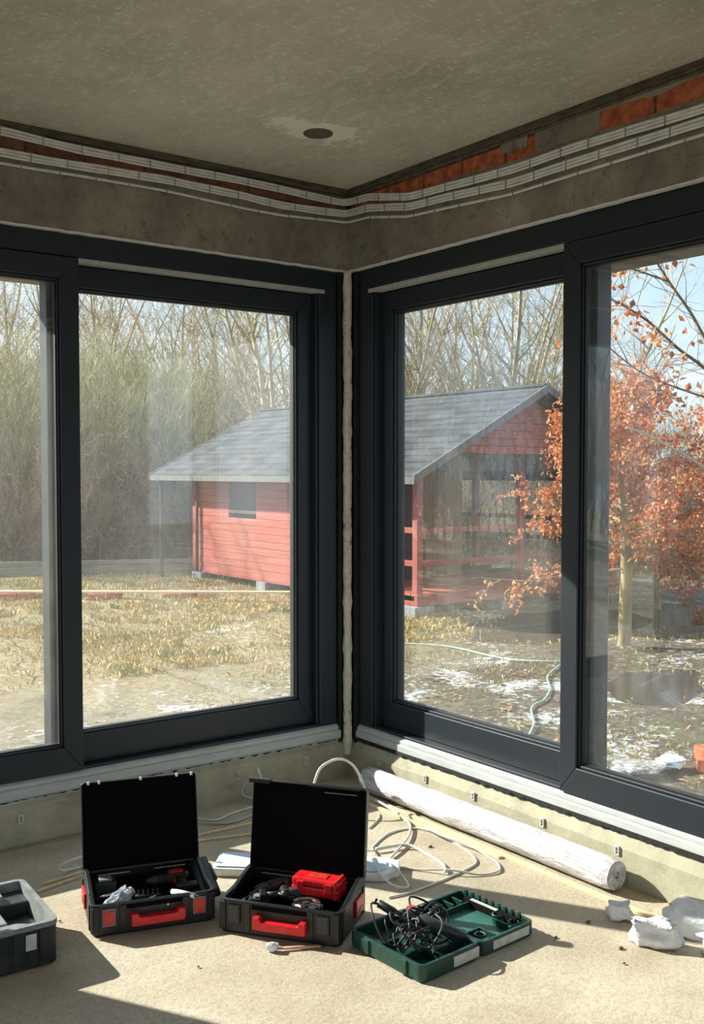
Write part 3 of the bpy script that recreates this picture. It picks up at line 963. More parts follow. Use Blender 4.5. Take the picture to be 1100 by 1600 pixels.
MB().box((.02, .045, .045), (.045, .065, .058)).build('switch', 'red plastic', ct, bevel=.003)
MB().box((.005, .02, .05), (.02, .045, .06)).build('collar', 'dusty grey plastic', ct, bevel=.002)
rs = random.Random(4)
for k in range(20):
    cx, cy = rs.uniform(-.075, .07), rs.uniform(-.06, .07)
    P = []
    a0 = rs.uniform(0, 6)
    rr_ = rs.uniform(.022, .05)
    for i in range(7):
        a = a0 + i * .95
        P.append((cx + rr_ * math.cos(a) * rs.uniform(.8, 1.3), cy + rr_ * math.sin(a) * rs.uniform(.7, 1.2), max(-.018, .022 + .038 * math.sin(a * .9 + k) + rs.uniform(-.01, .01))))
    MB().tube(smooth_path(P, 5), .0034, 6).build('cable_coil', 'black rubber' if k % 3 else 'dark grey plastic', ct, smooth=True)
MB().tube(smooth_path([(-.05, .10, .07), (-.085, .10, .085), (-.115, .065, .075), (-.125, .02, .03), (-.105, -.01, .0), (-.06, .0, -.01)], 6), .0034, 6).build('cable_coil', 'black rubber', ct, smooth=True)
MB().tube(smooth_path([(.02, .04, .05), (.07, .10, .06), (.12, .10, .04), (.14, .06, .02), (.10, .02, .02)], 6), .0034, 6).build('cable_coil', 'black rubber', ct, smooth=True)

# ---------------------------------------------------------------- wrapped roll, laths, white box
rl = thing('wrapped_roll', 'long roll wrapped in clear plastic film along the right plinth', 'roll', (-.073, -.93, .058))
n, k = 90, 26
V, F = [], []
for i in range(n + 1):
    y = -.690 + 1.375 * i / n
    e = min(1, .90 + min(i, n - i) * .05)
    for j in range(k):
        a = 2 * math.pi * j / k
        nv = noise.noise(Vector((math.cos(a) * 1.5, math.sin(a) * 1.5 + y * 1.2, y * 4.0)))
        nv2 = noise.noise(Vector((math.cos(a) * 4, math.sin(a) * 4, y * 22)))
        r_ = min(.0567, (.0535 + .0035 * nv + .0018 * nv2) * e)
        V.append((r_ * math.cos(a), y, r_ * math.sin(a)))
for i in range(n):
    for j in range(k):
        F.append((i * k + j, i * k + (j + 1) % k, (i + 1) * k + (j + 1) % k, (i + 1) * k + j))
MB().add(V, F).build('film_wrap', 'plastic film', rl, smooth=True)
for sgn, y in ((-1, -.692), (1, .687)):
    m = MB()
    V, F = [(0, y + sgn * -.006, 0)], []
    for q in range(1, 6):
        for j in range(26):
            a = 2 * math.pi * j / 26
            rr_ = .049 * q / 5
            V.append((rr_ * math.cos(a), y + .006 * noise.noise(Vector((math.cos(a) * q, math.sin(a) * q, 3))) * (q < 5), rr_ * math.sin(a)))
    for j in range(26):
        F.append((0, 1 + j, 1 + (j + 1) % 26))
        for q in range(4):
            b0 = 1 + q * 26
            F.append((b0 + j, b0 + (j + 1) % 26, b0 + 26 + (j + 1) % 26, b0 + 26 + j))
    m.add(V, F).build('gathered_end', 'plastic film', rl, smooth=True, recalc=False)

o = MB().box((-.011, -.80, 0), (.011, .80, .010)).build('wooden_lath', 'pine', bevel=.001, loc=(-.142, -1.13, 0))
o.rotation_euler = (0, 0, R(-.4))
tag(o, 'long pine lath beside the wrapped roll, reaching toward the white foam', 'lath')
o = MB().box((-.010, -.41, 0), (.010, .41, .009)).build('wooden_lath', 'pine', bevel=.001, loc=(-.178, -.76, 0))
o.rotation_euler = (0, 0, R(1.4))
tag(o, 'shorter pine lath on the cable side of the long one', 'lath')
for i, (x0, y0, x1, y1, lab) in enumerate(((-1.64, -.455, -1.46, -.415, 'short pale wood strip left of the dimpled toolbox lid, nearer the wall case'), (-1.60, -.405, -1.43, -.385, 'thin pale wood strip poking out behind the dimpled toolbox lid'),
                                            (-.99, -.30, -.66, -.31, 'pale lath on the floor between the two lids, nearer the wall'), (-1.0, -.35, -.72, -.43, 'pale lath on the floor between the two lids, nearer the white box'),
                                            (-2.0, -.022, -1.28, -.020, 'thin batten along the foot of the left plinth'))):
    L = math.hypot(x1 - x0, y1 - y0)
    o = MB().box((0, -.006, 0), (L, .006, .008)).build('wood_strip', 'pine' if i < 4 else 'weathered timber', loc=(x0, y0, 0), bevel=.001)
    o.rotation_euler = (0, 0, math.atan2(y1 - y0, x1 - x0))
    tag(o, lab, 'strip')

bx = thing('white_box', 'flat white plastic box lying behind the right toolbox', 'box', (-1.10, -.685, 0), math.atan2(-.425, .48))
MB().prism([(0, 0), (.60, 0), (.655, .05), (.655, .13), (.615, .155), (.10, .155), (0, .155)], 0, .030).build('body', 'white plastic', bx, bevel=.005)
MB().prism([(.012, .010), (.58, .010), (.61, .045), (.61, .12), (.585, .145), (.012, .145)], .0305, .036).build('top_panel', 'pale blue plastic', bx, bevel=.003)


def cable(pts, label, r=.0037, mat='cable jacket', z=.0045, name='loose_cable', cat='cable', group=None):
    P = [(p[0], p[1], p[2] if len(p) > 2 else z) for p in pts]
    o_ = MB().tube(smooth_path(P, 8), r, 8).build(name, mat, smooth=True)
    return tag(o_, label, cat, group)


cable([(-.64, -.78, .044), (-.538, -.865, .02), (-.469, -.799), (-.33, -.727), (-.215, -.749), (-.200, -.85, .014), (-.20, -.94), (-.225, -1.06), (-.274, -1.151), (-.376, -1.183), (-.479, -1.199), (-.572, -1.209), (-.647, -1.211), (-.72, -1.2)],
      'thick white cable in the largest loop right of the smooth lid')
cable([(-.160, -.41, .020), (-.174, -.50, .022), (-.205, -.683, .012), (-.298, -.802, .012), (-.414, -.887, .012), (-.517, -.95, .006), (-.55, -1.0, .006)], 'white cable coming from the laths into the loops', .005)
cable([(-.50, -.85, .014), (-.38, -.889, .014), (-.367, -.992, .006), (-.383, -1.092, .006), (-.438, -1.17, .016)], 'short thick white cable end inside the loops', .0062, 'cable grey')
cable([(-.21, -.80, .022), (-.215, -.90, .018), (-.20, -1.03, .018), (-.205, -1.15, .006), (-.225, -1.215, .006), (-.27, -1.26, .006), (-.345, -1.242, .006), (-.419, -1.172, .018), (-.481, -1.084, .006), (-.53, -1.019, .006)], 'grey-white cable in the loop nearest the long lath', .0038, 'cable grey')
cable([(-.60, -.95, .045), (-.655, -1.06, .042), (-.665, -1.14, .02), (-.63, -1.178, .008), (-.60, -1.157, .008), (-.585, -1.08, .030), (-.58, -1.0, .043)], 'thin white cable curling over the pale blue end of the white box', .0036)
cable([(-.365, -.635), (-.27, -.575), (-.225, -.52)], 'short thin white cable hook close behind the laths', .0034, 'cable grey')
cable([(-.444, -.35, .005), (-.438, -.35, .10), (-.402, -.345, .177), (-.345, -.34, .200), (-.303, -.34, .203), (-.26, -.34, .19), (-.219, -.35, .153), (-.185, -.36, .08), (-.19, -.40, .012), (-.25, -.45, .005)], 'white cable arching up in the room corner', .0058)
cable([(-.56, -.06, .11), (-.59, -.045, .075), (-.595, -.05, .03), (-.53, -.10, .012), (-.45, -.2, .005)], 'white cable sagging against the left plinth', .0048, 'cable grey')
cable([(-.512, -.03, .13), (-.512, -.09, .07), (-.50, -.16, .014), (-.47, -.25, .014)], 'straight white conduit leaning on the left plinth', .006)
cable([(-.87, -.12), (-.806, -.19), (-.72, -.16), (-.62, -.142), (-.50, -.12), (-.38, -.14)], 'white cable on the floor between the lids, closest to the plinth', .0045)
cable([(-.90, -.16, .012), (-.80, -.25, .006), (-.70, -.24, .006), (-.56, -.20, .008), (-.40, -.24, .006)], 'grey cable on the floor between the lids, farther from the plinth', .0042, 'cable grey')
cable([(-1.44, -.37, .055), (-1.50, -.375, .050), (-1.525, -.36, .03), (-1.50, -.35, .010), (-1.42, -.34, .006)], 'small white cable hook left of the dimpled lid', .0045)
cable([(-1.17, -.48, .17), (-1.15, -.47, .13), (-1.13, -.46, .07), (-1.10, -.44, .02), (-1.05, -.42, .006)], 'white cable end rising right of the dimpled lid', .0045)

# white spatula on the floor
sp = thing('spatula', 'small white filling knife with a pinkish handle in front of the toolbox', 'spatula', (-1.222, -1.292, 0), R(-28))
blob(.018, 1.1, .7, .9, 5, .25, 2).build('plaster_lump', 'foam white', sp, loc=(-.008, 0, .014))
MB().tube([(.01, 0, .008), (.06, 0, .007), (.135, 0, .006)], [.004, .005, .0045], 8).build('handle', 'pink wood', sp, smooth=True)


# foam scraps
def chunk(loc, s, rz, seed, label, fl_=.9):
    bm = bmesh.new()
    bmesh.ops.create_cube(bm, size=1)
    bmesh.ops.subdivide_edges(bm, edges=bm.edges[:], cuts=5, use_grid_fill=True)
    V = []
    for v in bm.verts:
        p = v.co.copy()
        q = p * 1.9 + Vector((seed * 3.1, 0, 0))
        d_ = Vector((noise.noise(q), noise.noise(q + Vector((9, 0, 0))), noise.noise(q + Vector((0, 9, 0))))) * .26
        p = p * (1.10 - .30 * p.length) + d_
        V.append((p.x * s[0], p.y * s[1], max(p.z * s[2], -.5 * s[2]) + .5 * s[2]))
    zmin = min(v[2] for v in V)
    V = [(a, b, c - zmin) for a, b, c in V]
    F = [tuple(v.index for v in f.verts) for f in bm.faces]
    bm.free()
    o_ = MB().add(V, F).build('foam_scrap', 'foam white', loc=loc, smooth=True)
    o_.rotation_euler = (0, 0, R(rz))
    return tag(o_, label, 'foam')


chunk((-.232, -1.758, 0), (.075, .05, .055), -45, 1, 'small bluish white foam scrap in the shadow beside the lath')
chunk((-.292, -1.938, 0), (.140, .065, .078), -50, 2, 'large jagged white foam scrap in the sun')
chunk((-.125, -1.98, 0), (.13, .20, .085), 10, 3, 'tall white foam slab at the right edge of the picture')
chunk((-.165, -2.075, 0), (.11, .07, .05), -30, 4, 'low white foam bit under the tall slab at the right edge')
for i, (x, y) in enumerate(((-1.452, -1.247), (-1.12, -1.294), (-.391, -1.894), (-.461, -1.961), (-.493, -1.73), (-.33, -1.72), (-.19, -1.70), (-.62, -.62), (-.30, -.93), (-1.66, -.72))):
    o = blob(.0045 + .002 * (i % 3), 1.2, .8, .6, i, .4, 1).build('crumb', 'dirt crumb', loc=(x, y, .004))
    tag(o, 'tiny brown crumb of dirt on the screed floor', 'crumb', 'dirt crumbs scattered on the floor')

# ================================================================= GARDEN
GZ = -.5


def ground_h(x, y):
    h = .035 * noise.noise(Vector((x * .5, y * .5, 0))) + .02 * noise.noise(Vector((x * 2.1, y * 2.1, 4)))
    for cx, cy, ra, rb, an, dp in ((6.9, 5.1, 1.7, .9, 20, .13), (8.9, 4.6, 2.4, .9, -20, .14), (5.0, 2.0, 1.1, .6, 30, .10), (7.6, 1.7, .9, .35, 0, .10)):
        dx, dy = x - cx, y - cy
        c_, s_ = math.cos(R(an)), math.sin(R(an))
        q = ((dx * c_ + dy * s_) / ra) ** 2 + ((-dx * s_ + dy * c_) / rb) ** 2
        if q < 4:
            h -= dp * math.exp(-q * 1.3)
    return GZ + h


xs = np.concatenate([np.arange(-40, -4, 2.), np.arange(-4, 14, .13), np.arange(14, 60, 2.)])
ys = np.concatenate([np.arange(-30, -4, 2.), np.arange(-4, 18, .13), np.arange(18, 60, 2.)])
V = [(x, y, ground_h(x, y) if not (-5.9 < x < .3 and -6.9 < y < .3) else -.7) for y in ys for x in xs]
nx = len(xs)
F = [(j * nx + i, j * nx + i + 1, (j + 1) * nx + i + 1, (j + 1) * nx + i) for j in range(len(ys) - 1) for i in range(nx - 1)]
g = MB().add([tuple(map(float, v)) for v in V], F).build('ground', 'garden soil', smooth=True, kind='structure', recalc=False)
for i, (cx, cy, ra, rb, an, lab) in enumerate(((6.9, 5.1, 1.9, 1.05, 20, 'brown puddle in front of the red shed porch'), (8.9, 4.6, 2.7, 1.05, -20, 'wide dark puddle behind the trunk of the orange-leaved tree'), (5.0, 2.0, 1.25, .7, 30, 'shallow puddle on the mud between hose and right window'), (7.6, 1.7, 1.0, .4, 0, 'long puddle on the mud in front of the mossy trunk'))):
    P = []
    for j in range(28):
        a = 2 * math.pi * j / 28
        q = 1.1 + .12 * noise.noise(Vector((math.cos(a) * 2, math.sin(a) * 2, i)))
        px_, py_ = ra * q * math.cos(a), rb * q * math.sin(a)
        P.append((cx + px_ * math.cos(R(an)) - py_ * math.sin(R(an)), cy + px_ * math.sin(R(an)) + py_ * math.cos(R(an))))
    o = MB().prism(P, GZ - .14, GZ - .042).build('puddle', 'puddle water')
    tag(o, lab, 'puddle')

# grass blades and leaf litter (uncountable)
def blades(name, mat, n_, xr, yr, hgt, thr, label, cat, flat=False, seed=0, wid=.006):
    rs_ = np.random.default_rng(seed)
    V_, F_ = [], []
    c_ = 0
    while c_ < n_:
        x, y = rs_.uniform(*xr), rs_.uniform(*yr)
        if noise.noise(Vector((x * .8, y * .8, seed))) + .35 * noise.noise(Vector((x * 3, y * 3, seed))) < thr:
            if rs_.random() > .12:
                c_ += 1
                continue
        z = ground_h(x, y)
        a = rs_.uniform(0, 6.28)
        k_ = len(V_)
        if flat:
            s_ = rs_.uniform(.012, .028)
            u = np.array([math.cos(a), math.sin(a), rs_.uniform(-.4, .4)]) * s_
            w_ = np.array([-math.sin(a), math.cos(a), rs_.uniform(-.3, .3)]) * s_ * .6
            p = np.array([x, y, z + .016])
            V_ += [tuple(p - u), tuple(p + w_), tuple(p + u), tuple(p - w_)]
            F_.append((k_, k_ + 1, k_ + 2, k_ + 3))
        else:
            h_ = hgt * rs_.uniform(.5, 1.3)
            l_ = h_ * rs_.uniform(.3, 1.2)
            b_ = rs_.uniform(0, 6.28)
            w_ = wid
            V_ += [(x - w_ * math.cos(a), y - w_ * math.sin(a), z - .01), (x + w_ * math.cos(a), y + w_ * math.sin(a), z - .01),
                   (x + l_ * .4 * math.cos(b_) + w_ * .7 * math.cos(a), y + l_ * .4 * math.sin(b_) + w_ * .7 * math.sin(a), z + h_ * .7), (x + l_ * math.cos(b_), y + l_ * math.sin(b_), z + h_)]
            F_ += [(k_, k_ + 1, k_ + 2), (k_, k_ + 2, k_ + 3)]
        c_ += 1
    o_ = MB().add(V_, F_).build(name, mat, recalc=False)
    tag(o_, label, cat, kind='stuff')
    return o_


blades('dry_grass', 'dry grass', 60000, (-1.5, 7), (5.0, 14), .06, .0, 'straw-coloured dry grass on the garden lawn', 'grass', seed=1, wid=.008)
blades('short_grass', 'dry grass', 14000, (1, 10), (-1.5, 6), .035, .16, 'short tufts of yellow-green grass in the mud', 'grass', seed=2)
blades('leaf_litter', 'leaf litter', 9000, (0, 10), (-1.5, 8), .05, .0, 'scattered fallen brown leaves on the mud', 'leaves', True, seed=3)

# plank laid on bricks
pb = Vector((2.135, 11.70)), Vector((5.8, 8.87))
dirv = (pb[1] - pb[0]).normalized()
o = thing('plank', 'long pale plank resting on red bricks across the lawn', 'plank', (pb[0].x, pb[0].y, GZ + .10), math.atan2(dirv.y, dirv.x))
MB().box((-2.2, -.06, 0), (4.9, .06, .028)).build('board', 'pine', o, bevel=.003)
for i, (x, y, lab) in enumerate(((2.30, 11.50, 'pair of red bricks under the plank, leftmost seen through the left sash'), (3.35, 10.70, 'pair of red bricks under the plank, middle of the lawn'), (4.25, 10.02, 'pair of red bricks under the plank, nearest the shed'), (1.75, 11.95, 'pair of red bricks under the far left of the plank'))):
    o = thing('brick_stack', lab, 'bricks', (x, y, GZ), math.atan2(dirv.y, dirv.x) + .2)
    for q, (dx, dz) in enumerate(((-.10, 0), (.16, .0))):
        MB().box((dx - .12, -.06, -.02), (dx + .12, .06, .095)).build('brick', 'brick', o, bevel=.006)
o = thing('timber_edge', 'low weathered timber edging behind the lawn', 'edging', (3.24, 15.1, GZ), math.atan2(-.44, 1))
MB().box((-4, -.05, 0), (3.7, .05, .17)).build('sleeper', 'weathered timber', o, bevel=.01)
MB().box((-4, -.06, .172), (3.7, .04, .26)).build('sleeper', 'weathered timber', o, bevel=.01)
for i, (x, y) in enumerate(((5.62, 13.35), (6.9, 15.4), (.6, 17.5))):
    o = thing('fence_post', ['dark green metal post just left of the shed', 'dark green metal post behind the shed', 'dark green metal post deep in the left thicket'][i], 'post', (x, y, GZ))
    MB().box((-.03, -.03, 0), (.03, .03, 1.75)).build('shaft', 'post green', o)
    MB().box((-.034, -.034, 1.75), (.034, .034, 1.79)).build('cap', 'post green', o)
gh = lambda x, y, d=.02: (x, y, ground_h(x, y) + d)
hp = [(3.9, 5.6), (4.409, 4.93), (4.668, 4.478), (4.727, 3.944), (4.73, 3.573), (4.9, 3.2), (5.3, 3.0)]
cable([gh(*p) for p in hp], 'pale green garden hose crossing the mud toward the shed', .009, 'hose green', name='garden_hose', cat='hose')
hp = [(5.0, 3.1), (4.6, 2.9), (4.286, 2.686), (3.9, 2.3), (3.565, 2.06), (3.4, 2.0), (3.224, 1.882), (2.9, 1.55), (2.55, 1.276), (2.4, 1.1)]
cable([gh(*p) for p in hp], 'pale green hose piece curving over the mud near the right window', .008, 'hose green', name='garden_hose', cat='hose')
o = blob(.2, 1, .7, .10, 8, .4, 3, 2.).build('plastic_sheet', 'dull film', loc=(2.55, .30, GZ + .03), smooth=True)
tag(o, 'crumpled sheet of clear plastic on the ground outside the sliding sash', 'sheet')
o = blob(.11, 1, .8, .35, 6, .3, 3, 2.).build('foam_lump', 'foam white', loc=(2.80, .25, GZ + .03))
tag(o, 'white lump on the ground beside the red rubble', 'foam')
for i, (x, y, lab) in enumerate(((2.98, .10, 'broken red brick outside, nearest the white lump'), (3.16, .20, 'broken red brick outside, at the right edge of the picture'))):
    o = thing('broken_brick', lab, 'brick', (x, y, GZ), .5 + i)
    MB().prism([(-.12, -.06), (.10, -.055), (.12, .02), (.05, .06), (-.11, .055)], -.02, .07).build('chunk', 'brick', o, bevel=.008)

# ---------------------------------------------------------------- red garden shed
sh = thing('garden_shed', 'red wooden garden shed with grey gable roof and open porch', 'shed', (5.9, 6.45, GZ))
S = Vector((5.9, 6.45, GZ))
SB = lambda a, b: ((a[0] - S.x, a[1] - S.y, a[2] - S.z), (b[0] - S.x, b[1] - S.y, b[2] - S.z))


def sbox(name, a, b, mat, par=None, bev=.004):
    return MB().box(*SB(a, b)).build(name, mat, par or sh, bevel=bev)


X0, YF, YB, XE = 5.90, 6.45, 12.62, 9.95
# side wall of planks with a window opening
wy0, wy1, wz0, wz1 = 10.50, 11.38, .72, 1.21
zb, zt, npk = -.30, 1.36, 14
for i in range(npk):
    z0 = zb + (zt - zb) * i / npk
    z1 = zb + (zt - zb) * (i + 1) / npk - .006
    segs = [(8.0, 12.62)]
    if z1 > wz0 and z0 < wz1:
        segs = [(8.0, wy0), (wy1, 12.62)]
    for a, b in segs:
        sbox('plank', (X0 + rnd.uniform(-.003, .003), a, z0), (X0 + .045, b, z1), 'shed red')
sbox('inner_wall', (X0 + .03, 8.0, zb), (X0 + .06, wy0, zt), 'shed dark wood', bev=0)
sbox('inner_wall', (X0 + .03, wy1, zb), (X0 + .06, 12.6, zt), 'shed dark wood', bev=0)
sbox('back_wall', (X0, 12.58, zb), (8.1, 12.64, zt), 'shed red')
sbox('corner_board', (X0 - .02, 12.52, zb), (X0 + .02, 12.64, zt), 'shed red post')
sbox('corner_board', (X0 - .02, 8.0, zb), (X0 + .02, 8.10, zt), 'shed red post')
o = MB().tube([Vector((X0 - .05, 12.42, 1.3)) - S, Vector((X0 - .05, 12.42, -.35)) - S], .028, 8).build('downpipe', 'shed dark wood', sh, smooth=True)
wn = sbox('shed_window', (X0 + .0, wy0, wz0), (X0 + .03, wy1, wz0 + .05), 'shed dark wood')
for a, b in (((X0, wy0, wz1 - .05), (X0 + .03, wy1, wz1)), ((X0, wy0, wz0 + .05), (X0 + .03, wy0 + .05, wz1 - .05)), ((X0, wy1 - .05, wz0 + .05), (X0 + .03, wy1, wz1 - .05))):
    sbox('window_bar', a, b, 'shed dark wood', wn)
sbox('pane', (X0 + .02, wy0 + .03, wz0 + .03), (X0 + .028, wy1 - .03, wz1 - .03), 'shed glass', wn, 0)
# cabin front behind the porch
sbox('shaded_front', (X0 + .05, 8.0, -.20), (7.36, 8.05, 1.42), 'shed dark wood')  # flat part of the front; its dark colour stands in for porch shade
for i in range(6):
    a = 7.37 + i * .124
    sbox('front_board', (a, 7.97, -.19), (a + .118, 8.03, 1.42), 'shed tan')
sbox('inner_side_wall', (8.06, 8.03, -.20), (8.12, 12.6, 1.42), 'shed tan')
# deck and foundation
for i in range(11):
    y = 6.47 + i * .14
    sbox('deck_board', (X0 + .02, y, -.235), (XE, y + .132, -.20), 'shed red')
for i in range(8):
    y = 8.05 + i * .57
    sbox('floor_joist', (8.12, y, -.30), (XE, y + .1, -.22), 'shed dark wood')
sbox('floor_beam', (X0 - .01, YF - .02, -.36), (XE, YF + .05, -.20), 'shed red post')
sbox('floor_beam', (X0 - .01, YF + .05, -.36), (X0 + .05, YB, -.30), 'shed red post')
for x, y, s_ in ((5.98, 6.55, .17), (7.6, 6.6, .15), (9.0, 6.6, .15), (9.8, 6.6, .15), (6.0, 9.2, .17), (6.0, 10.3, .14), (5.99, 12.4, .17), (7.6, 9.0, .15), (9.7, 9.4, .15), (9.7, 12.4, .15)):
    sbox('foundation_block', (x - s_, y - s_, GZ - .12), (x + s_, y + s_, -.36 if y < 7 or x > 6.5 else -.362), 'concrete block', bev=.01)
# posts, rails, beams
for x, y in ((X0, YF), (7.82, YF), (XE - .1, YF), (8.0, YB - .1), (XE - .1, YB - .1), (XE - .1, 9.5)):
    sbox('post', (x, y, -.20), (x + .10, y + .10, 1.42 if x > 6 else 1.40), 'shed red post')
for z in (.60, .16):
    sbox('rail', (X0 + .10, YF + .02, z), (7.82, YF + .07, z + .075), 'shed red post')
    sbox('rail', (7.92, YF + .02, z), (XE - .1, YF + .07, z + .075), 'shed red post')
    sbox('rail', (X0 + .02, YF + .10, z), (X0 + .07, 8.0, z + .075), 'shed red post')
for z in (.62, .30):
    sbox('rail', (8.1, YB - .08, z), (XE - .1, YB - .02, z + .07), 'shed dark wood')
    sbox('rail', (XE - .08, YF + .1, z), (XE - .03, YB - .1, z + .07), 'shed dark wood')
sbox('corner_stud', (X0 + .0, 7.25, -.20), (X0 + .08, 7.33, .64), 'shed red post')
sbox('tie_beam', (X0 + .35, YF - .01, 1.42), (XE - .35, YF + .09, 1.66), 'shed dark wood')
sbox('eave_beam', (X0, YF + .05, 1.36), (X0 + .08, YB, 1.46), 'shed dark wood')
sbox('eave_beam', (XE - .1, YF + .05, 1.36), (XE - .02, YB, 1.46), 'shed dark wood')
# gable triangle of planks, then roof
RX, RZT, EX, EZ = 7.925, 2.60, 5.50, 1.34
slope = (RZT - EZ) / (RX - EX)
for i in range(8):
    z0 = 1.665 + i * .11
    z1 = z0 + .104
    hw = (RX - EX) * (1 - (z1 - EZ + .06) / (RZT - EZ))
    hw0 = (RX - EX) * (1 - (z0 - EZ + .06) / (RZT - EZ))
    if hw < .03:
        continue
    P = [(RX - hw0 - S.x, z0 - S.z), (RX + hw0 - S.x, z0 - S.z), (RX + hw - S.x, z1 - S.z), (RX - hw - S.x, z1 - S.z)]
    MB().prism(P, YF + .02 - S.y, YF + .06 - S.y, axis=1).build('gable_plank', 'shed red', sh, bevel=.003)
rf = struct('roof', sh)
Y0r, Y1r = 6.05, 13.55
for sgn in (-1, 1):
    nC = 14
    for i in range(nC):
        t0, t1 = i / nC, (i + 1) / nC + .02
        x0_, x1_ = (RX + sgn * (RX - EX) * (1 - t0)), (RX + sgn * (RX - EX) * (1 - min(t1, 1)))
        za, zb_ = EZ + (RZT - EZ) * t0, EZ + (RZT - EZ) * min(t1, 1)
        P = [(x0_ - S.x, za - S.z + .030), (x1_ - S.x, zb_ - S.z + .012), (x1_ - S.x, zb_ - S.z - .03), (x0_ - S.x, za - S.z - .012)]
        MB().prism(P, Y0r - S.y, Y1r - S.y, axis=1).build('shingle_course', 'roofing felt', rf)
    for y in (Y0r - .03, Y1r):
        P = [(RX + sgn * (RX - EX + .02) - S.x, EZ - S.z - .08), (RX - S.x, RZT - S.z - .08), (RX - S.x, RZT - S.z + .03), (RX + sgn * (RX - EX + .02) - S.x, EZ - S.z + .03)]
        MB().prism(P, y - S.y, y + .03 - S.y, axis=1).build('bargeboard', 'fascia grey', rf)
    x = RX + sgn * (RX - EX)
    MB().box((x - .015 - S.x, Y0r - S.y, EZ - S.z - .08), (x + .015 - S.x, Y1r - S.y, EZ - S.z + .012)).build('eave_fascia', 'fascia grey', rf)
MB().box((RX - .06 - S.x, Y0r - S.y, RZT - S.z), (RX + .06 - S.x, Y1r - S.y, RZT - S.z + .045)).build('ridge_cap', 'roofing felt', rf, bevel=.01)


# ---------------------------------------------------------------- trees and thicket
class Wood:
    def __init__(s):
        s.V, s.F, s.n = [], [], 0

    def tube(s, P, r, k=3):
        P = np.asarray(P, float)
        n_ = len(P)
        d_ = np.gradient(P, axis=0)
        d_ /= np.linalg.norm(d_, axis=1)[:, None] + 1e-9
        ref = np.array([.31, .77, .55]) if abs(d_[0] @ np.array([.31, .77, .55])) < .9 else np.array([1., 0, 0])
        u = np.cross(d_, ref)
        u /= np.linalg.norm(u, axis=1)[:, None] + 1e-9
        w = np.cross(d_, u)
        a = np.arange(k) * 2 * math.pi / k
        V_ = P[:, None, :] + np.asarray(r)[:, None, None] * (u[:, None, :] * np.cos(a)[None, :, None] + w[:, None, :] * np.sin(a)[None, :, None])
        s.V.append(V_.reshape(-1, 3))
        i, j = np.meshgrid(np.arange(n_ - 1), np.arange(k), indexing='ij')
        j2 = (j + 1) % k
        s.F.append(np.stack([i * k + j, i * k + j2, (i + 1) * k + j2, (i + 1) * k + j], -1).reshape(-1, 4) + s.n)
        s.n += n_ * k

    def mesh(s, name, mat):
        V_ = np.concatenate(s.V)
        F_ = np.concatenate(s.F)
        me = bpy.data.meshes.new(name)
        me.vertices.add(len(V_))
        me.vertices.foreach_set('co', V_.ravel())
        me.loops.add(F_.size)
        me.loops.foreach_set('vertex_index', F_.ravel().astype(np.int32))
        me.polygons.add(len(F_))
        me.polygons.foreach_set('loop_start', (np.arange(len(F_)) * F_.shape[1]).astype(np.int32))
        me.materials.append(MATS[mat])
        me.update(calc_edges=True)
        me.validate()
        return me


def grow(rs_, p, d_, L, nseg, wob, up):
    P = [p]
    for i in range(nseg):
        d_ = d_ + rs_.normal(size=3) * wob + np.array([0, 0, up])
        d_ = d_ / np.linalg.norm(d_)
        P.append(P[-1] + d_ * L / nseg)
    return np.array(P)


def proto(name, seed, nst, H, spread, r0, nb, ntw, bl, tl, mats, up=.06, trunk=0, wob=.07, tw_r=.0045, lean=.25):
    rs_ = np.random.default_rng(seed)
    A, Bt = Wood(), Wood()
    ends = []
    for q in range(nst):
        a = rs_.uniform(0, 6.28)
        el = rs_.uniform(.05, lean) if trunk == 0 else rs_.uniform(.12, lean)
        d0 = np.array([math.cos(a) * el, math.sin(a) * el, 1.])
        d0 /= np.linalg.norm(d0)
        st = np.array([rs_.normal() * spread, rs_.normal() * spread, trunk * rs_.uniform(.3, 1)])
        Hq = (H - st[2]) * rs_.uniform(.6, 1.05)
        P = grow(rs_, st, d0, Hq, 9, wob, up * .4)
        rr_ = r0 * rs_.uniform(.6, 1.1) * np.linspace(1, .12, len(P))
        A.tube(P, rr_, 5)
        for b in range(nb):
            t_ = rs_.uniform(.08, .92) ** 1.35
            k_ = t_ * (len(P) - 1)
            i0 = int(k_)
            pp = P[i0] * (1 - (k_ - i0)) + P[min(i0 + 1, len(P) - 1)] * (k_ - i0)
            a = rs_.uniform(0, 6.28)
            db = np.array([math.cos(a) * .75, math.sin(a) * .75, rs_.uniform(.4, 1.1)])
            db /= np.linalg.norm(db)
            Lb = bl * rs_.uniform(.5, 1.2) * (1.15 - t_ * .6)
            Q = grow(rs_, pp, db, Lb, 5, wob * 1.5, up)
            A.tube(Q, np.linspace(rr_[i0] * .45 + .004, .004, len(Q)), 3)
            for w in range(ntw):
                t2 = rs_.uniform(.1, 1)
                k2 = t2 * (len(Q) - 1)
                i2 = min(int(k2), len(Q) - 2)
                p2 = Q[i2] * (1 - (k2 - i2)) + Q[i2 + 1] * (k2 - i2)
                dt = (Q[i2 + 1] - Q[i2])
                dt = dt / np.linalg.norm(dt) + rs_.normal(size=3) * .55
                dt /= np.linalg.norm(dt)
                T = grow(rs_, p2, dt, tl * rs_.uniform(.4, 1.2), 3, wob * 1.8, up * .8)
                Bt.tube(T, np.linspace(tw_r, tw_r * .4, len(T)), 3)
                ends.append((p2, T))
    if trunk:
        P = grow(rs_, np.array([0., 0, -.2]), np.array([0., 0, 1]), trunk + .3, 5, .03, 0)
        A.tube(P, np.linspace(r0 * 2.1, r0 * 1.4, len(P)), 8)
    return A.mesh(name + '_stems', mats[0]), Bt.mesh(name + '_twigs', mats[1]), ends


